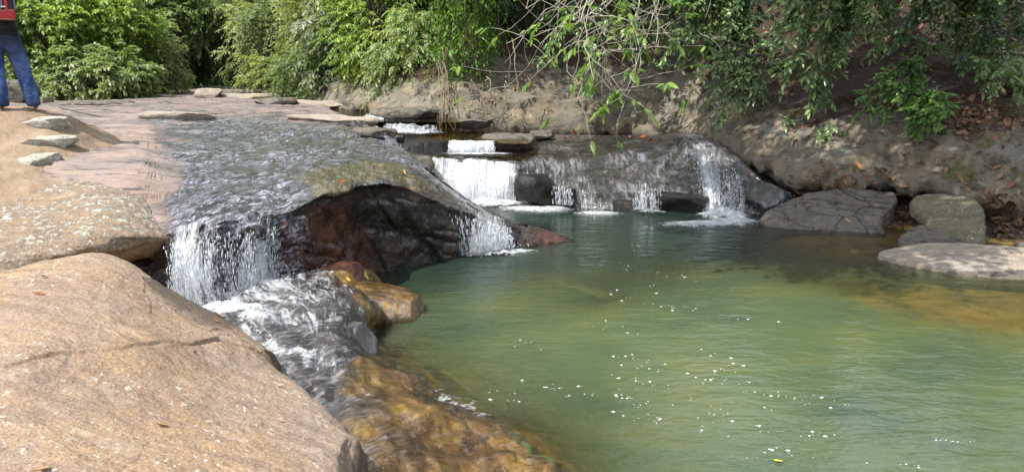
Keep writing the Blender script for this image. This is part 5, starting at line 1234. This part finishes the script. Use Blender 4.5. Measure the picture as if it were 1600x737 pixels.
# ------------------------------------------------------------------ person with a backpack, seen from behind
def skin_mesh(name, pts, edges, mat, parent, loc, sub=2, root=0):
    me = bpy.data.meshes.new(name); me.from_pydata([Vector(p[0]) for p in pts], edges, [])
    o = bpy.data.objects.new(name, me); COL.objects.link(o)
    sk = o.modifiers.new('skin', 'SKIN'); sk.use_smooth_shade = True
    for v, p in zip(me.skin_vertices[0].data, pts):
        v.radius = p[1] if hasattr(p[1], '__len__') else (p[1], p[1])
    for i, v in enumerate(me.skin_vertices[0].data): v.use_root = (i == root)
    ss = o.modifiers.new('sub', 'SUBSURF'); ss.levels = sub; ss.render_levels = sub
    bpy.context.view_layer.update()
    d2 = bpy.context.evaluated_depsgraph_get()
    m2 = bpy.data.meshes.new_from_object(o.evaluated_get(d2)); m2.name = name
    o.modifiers.clear(); o.data = m2; bpy.data.meshes.remove(me)
    m2.materials.clear(); m2.materials.append(mat)
    m2.polygons.foreach_set('use_smooth', np.ones(len(m2.polygons), bool))
    o.parent = parent
    return o
fp = P(30, 165, 9.4); lz = down(fp[0], fp[1], 3)[0][2]
person = empty('person', (fp[0], fp[1], lz - .01), 'person seen from behind in blue jeans and dark shirt, standing on the sand', 'person')
yaw = math.atan2(-fp[0], fp[1]); person.rotation_euler = (0, 0, yaw)
m_skin = mat_plain('skin', (.28, .15, .09), .5, 8, .002); m_shirt = mat_plain('dark_shirt', (.012, .012, .014), .85, 25, .01)
def mat_denim():
    s = NT('denim'); z = s.n('ShaderNodeSeparateXYZ', {0: s.co()}).outputs[2]
    fade = s.math('ADD', s.noise(4.5, 4, .6), s.math('MULTIPLY', s.noise(16, 5, .7), .35))
    c = s.ramp(fade, [(.42, (.006, .016, .065)), (.6, (.014, .042, .15)), (.85, (.085, .16, .36))])
    c = s.mix(s.ramp(s.math('ADD', z, s.math('MULTIPLY', s.noise(3, 3), .3)), [(.72, 0), (1.02, .85)]), c, (.006, .010, .026))
    c = s.mix(s.ramp(s.math('SUBTRACT', .26, z), [(.1, 0), (.2, .7)]), c, (.006, .010, .026))
    c = s.mix(.35, c, s.ramp(s.noise(140, 2), [(.3, .3), (.7, .7)]), 'OVERLAY')
    return s.shade(s.bsdf(Base_Color=c, Roughness=.8, Normal=s.bump(s.math('ADD', s.noise(9, 4, .6, s.map((1, 1, 2.2))), s.math('MULTIPLY', s.noise(30, 4), .25)), .035, .8)))
H = -.085
bodyp = [((H, 0, .93), (.14, .10)), ((H, 0, 1.12), (.13, .09)), ((H, .0, 1.32), (.15, .10)), ((H, .01, 1.44), (.08, .07)), ((H, .02, 1.53), (.055, .055)), ((H, .03, 1.60), (.072, .085)), ((H, .035, 1.69), (.075, .09)), ((H, .03, 1.755), (.045, .055)),
         ((.01, 0, .84), .085), ((.085, .015, .48), .062), ((.155, 0, .085), .042), ((.175, .13, .035), (.035, .028)),
         ((-.178, 0, .84), .085), ((-.178, .02, .48), .062), ((-.172, 0, .085), .042), ((-.19, .13, .035), (.035, .028)),
         ((H + .15, .01, 1.39), .055), ((H + .12, .16, 1.14), .045), ((H + .07, .30, 1.22), .033), ((H + .05, .37, 1.25), (.036, .02)),
         ((H - .15, .01, 1.39), .055), ((H - .12, .16, 1.14), .045), ((H - .07, .30, 1.22), .033), ((H - .05, .37, 1.25), (.036, .02))]
bodye = [(0, 1), (1, 2), (2, 3), (3, 4), (4, 5), (5, 6), (6, 7), (0, 8), (8, 9), (9, 10), (10, 11), (0, 12), (12, 13), (13, 14), (14, 15), (2, 16), (16, 17), (17, 18), (18, 19), (2, 20), (20, 21), (21, 22), (22, 23)]
for sgn in (1, -1):                    # fingers, curled round a phone held in front
    hand = 19 if sgn == 1 else 23
    hx, hy, hz = bodyp[hand][0]
    for k in range(4):
        a = len(bodyp); off_ = (k - 1.5) * .019
        bodyp += [((hx - sgn * .01, hy + .035 + .004 * k, hz + off_ + .01), .009), ((hx - sgn * .03, hy + .055 - .003 * k, hz + off_ + .015), .008), ((hx - sgn * .05, hy + .045, hz + off_ + .016), .007)]
        bodye += [(hand, a), (a, a + 1), (a + 1, a + 2)]
    a = len(bodyp); bodyp += [((hx - sgn * .02, hy - .005, hz + .035), .011), ((hx - sgn * .045, hy + .005, hz + .05), .009)]; bodye += [(hand, a), (a, a + 1)]
bodym = skin_mesh('body', bodyp, bodye, m_skin, person, None)
hair = boulder('hair', (0, 0, 0), (.088, .098, .095), mat_plain('black_hair', (.008, .007, .006), .45, 60, .004), seed=3, sub=4, cuts=0, amp=.05, flat=2); hair.location = (H, .02, 1.70); hair.parent = person
jp = [((H, 0, 1.03), (.165, .118)), ((H, -.005, .92), (.172, .128)), ((.008, 0, .80), (.118, .122)), ((.05, .005, .64), (.105, .108)), ((.088, .02, .47), (.090, .092)), ((.125, -.008, .26), (.088, .092)), ((.15, 0, .10), (.078, .082)), ((.157, 0, .04), (.082, .088)),
      ((-.176, 0, .80), (.115, .122)), ((-.178, .01, .64), (.105, .108)), ((-.178, .025, .47), (.090, .092)), ((-.176, -.005, .26), (.088, .092)), ((-.172, 0, .10), (.078, .082)), ((-.172, 0, .045), (.082, .088))]
je = [(0, 1), (1, 2), (2, 3), (3, 4), (4, 5), (5, 6), (6, 7), (1, 8), (8, 9), (9, 10), (10, 11), (11, 12), (12, 13)]
skin_mesh('jeans', jp, je, mat_denim(), person, None, 3, 1)
tp = [((H, 0, .955), (.180, .136)), ((H, 0, 1.04), (.176, .13)), ((H, 0, 1.14), (.168, .122)), ((H, 0, 1.30), (.182, .125)), ((H, .005, 1.43), (.12, .09)), ((H, .012, 1.47), (.075, .07)), ((H + .165, 0, 1.395), .075), ((H + .145, .10, 1.22), .058), ((H - .165, 0, 1.395), .075), ((H - .145, .10, 1.22), .058)]
skin_mesh('shirt', tp, [(0, 1), (1, 2), (2, 3), (3, 4), (4, 5), (3, 6), (6, 7), (3, 8), (8, 9)], m_shirt, person, None, 2, 1)
m_shoe = mat_plain('brown_leather', (.10, .045, .028), .55, 30, .004)
for x, a in ((.165, .06), (-.18, -.06)):
    so_ = boulder('shoe', (0, 0, 0), (.05, .145, .05), m_shoe, seed=2, sub=4, cuts=0, amp=.03, flat=.75); so_.location = (x, .095, .042); so_.rotation_euler = (0, 0, -a * 2); so_.parent = person
# backpack
def rbox(name, c, s, bev, mat, parent, seg=4, taper=1.0, puff=0):
    bm = bmesh.new(); bmesh.ops.create_cube(bm, size=1)
    for v in bm.verts:
        k = taper if v.co.z > 0 else 1
        v.co = Vector((v.co.x * s[0] * k, v.co.y * s[1] * k, v.co.z * s[2]))
    bmesh.ops.bevel(bm, geom=bm.edges[:], offset=bev, segments=seg, profile=.6, affect='EDGES')
    for v in bm.verts: v.co += Vector(c)
    me = bpy.data.meshes.new(name); bm.to_mesh(me); bm.free(); me.materials.append(mat)
    me.polygons.foreach_set('use_smooth', np.ones(len(me.polygons), bool))
    o = bpy.data.objects.new(name, me); COL.objects.link(o); o.parent = parent; return o
pk = empty('backpack', (fp[0] + H * math.cos(yaw) + .13 * math.sin(yaw), fp[1] + H * math.sin(yaw) - .13 * math.cos(yaw), lz + 1.02), 'red and black backpack worn by the standing person', 'backpack')
pk.rotation_euler = (0, 0, yaw)
red = mat_plain('red_nylon', (.42, .022, .03), .5, 30, .004); blk = mat_plain('black_mesh_fabric', (.025, .025, .032), .6, 90, .004); gry = mat_plain('grey_net', (.20, .19, .23), .6, 120, .004); wht = mat_plain('white_print', (.75, .75, .75), .6); tanm = mat_plain('tan_piping', (.28, .20, .14), .7)
rbox('bag', (0, -.11, .235), (.335, .21, .46), .05, blk, pk, 5, .9)
rbox('base_panel', (0, -.118, .075), (.345, .225, .125), .04, red, pk, 5, 1.0)
rbox('front_pocket', (-.03, -.222, .26), (.20, .045, .25), .02, blk, pk)
rbox('pocket_net', (-.03, -.236, .20), (.175, .03, .13), .012, gry, pk)
for x in (.088, -.148): rbox('red_trim', (x, -.222, .27), (.04, .04, .30), .015, red, pk)
for x in (.172, -.172): rbox('side_net', (x, -.11, .25), (.022, .13, .22), .01, gry, pk)
tr_ = rbox('piping', (0, -.232, .115), (.30, .012, .012), .004, tanm, pk)
rbox('piping', (0, -.231, .022), (.30, .012, .010), .003, tanm, pk)
rbox('white_badge', (-.045, -.256, .30), (.045, .008, .11), .003, wht, pk)
rbox('white_toggle', (.06, -.246, .155), (.045, .012, .012), .004, wht, pk)
for x in (-.10, .10):
    q = np.array([[(x, 0, .44), (x * 1.1, .08, .50), (x * 1.15, .20, .46), (x * 1.25, .245, .34), (x * 1.4, .22, .2), (x * 1.5, .12, .1), (x * 1.5, .0, .06)]])
    q = catmull(q[0], np.linspace(0, 6, 24))[None] + np.array(pk.location)
    V, Fc = tubes(q, np.full((1, 24), .018), 6); b = Bag(); b.add(V, Fc); b.build('strap', blk, pk)

# ------------------------------------------------------------------ light, sky, camera
SUN_EL, SUN_AZ = 58, -128          # azimuth of the sun measured from +Y towards +X
w = bpy.data.worlds.new('World'); scene.world = w; w.use_nodes = True
nt = w.node_tree; nt.nodes.clear()
sky = nt.nodes.new('ShaderNodeTexSky'); sky.sky_type = 'NISHITA'; sky.sun_disc = False
sky.sun_elevation = R(SUN_EL); sky.sun_rotation = R(SUN_AZ); sky.air_density = 1.0; sky.dust_density = 1.5
bg = nt.nodes.new('ShaderNodeBackground'); bg.inputs['Strength'].default_value = .15
wo = nt.nodes.new('ShaderNodeOutputWorld')
tcw = nt.nodes.new('ShaderNodeTexCoord'); nzw = nt.nodes.new('ShaderNodeTexNoise'); nzw.inputs['Scale'].default_value = 2.2; nzw.inputs['Detail'].default_value = 6
rpw = nt.nodes.new('ShaderNodeValToRGB'); rpw.color_ramp.elements[0].position = .40; rpw.color_ramp.elements[0].color = (0, 0, 0, 1); rpw.color_ramp.elements[1].position = .56; rpw.color_ramp.elements[1].color = (.85, .85, .85, 1)
mxw = nt.nodes.new('ShaderNodeMix'); mxw.data_type = 'RGBA'; mxw.inputs[7].default_value = (9.0, 9.3, 10.2, 1)     # sunlit clouds
nt.links.new(tcw.outputs['Generated'], nzw.inputs['Vector']); nt.links.new(nzw.outputs[0], rpw.inputs[0]); nt.links.new(rpw.outputs[0], mxw.inputs[0])
nt.links.new(sky.outputs[0], mxw.inputs[6]); nt.links.new(mxw.outputs[2], bg.inputs[0]); nt.links.new(bg.outputs[0], wo.inputs[0])
sd = bpy.data.lights.new('sun', 'SUN'); sd.energy = 4.9; sd.angle = R(.5); sd.color = (1, .95, .87)
so = bpy.data.objects.new('sun', sd); COL.objects.link(so)
sv = Vector((math.sin(R(SUN_AZ)) * math.cos(R(SUN_EL)), math.cos(R(SUN_AZ)) * math.cos(R(SUN_EL)), math.sin(R(SUN_EL))))
so.rotation_euler = sv.to_track_quat('Z', 'Y').to_euler(); so.location = sv * 40
cam = bpy.data.cameras.new('camera'); cam.sensor_width = 36; cam.lens = 36 * F / 1600; cam.clip_start = .05; cam.clip_end = 2000
co_ = bpy.data.objects.new('camera', cam); COL.objects.link(co_); co_.location = (0, 0, CAMZ); co_.rotation_euler = (R(90) - PITCH, 0, 0)
scene.camera = co_
scene.view_settings.view_transform = 'Standard'; scene.view_settings.look = 'None'; scene.view_settings.exposure = 0.42; scene.view_settings.gamma = 1
scene.cycles.use_denoising = True; scene.cycles.max_bounces = 8; scene.cycles.transparent_max_bounces = 24
scene.cycles.caustics_reflective = False; scene.cycles.caustics_refractive = False
scene.render.film_transparent = False
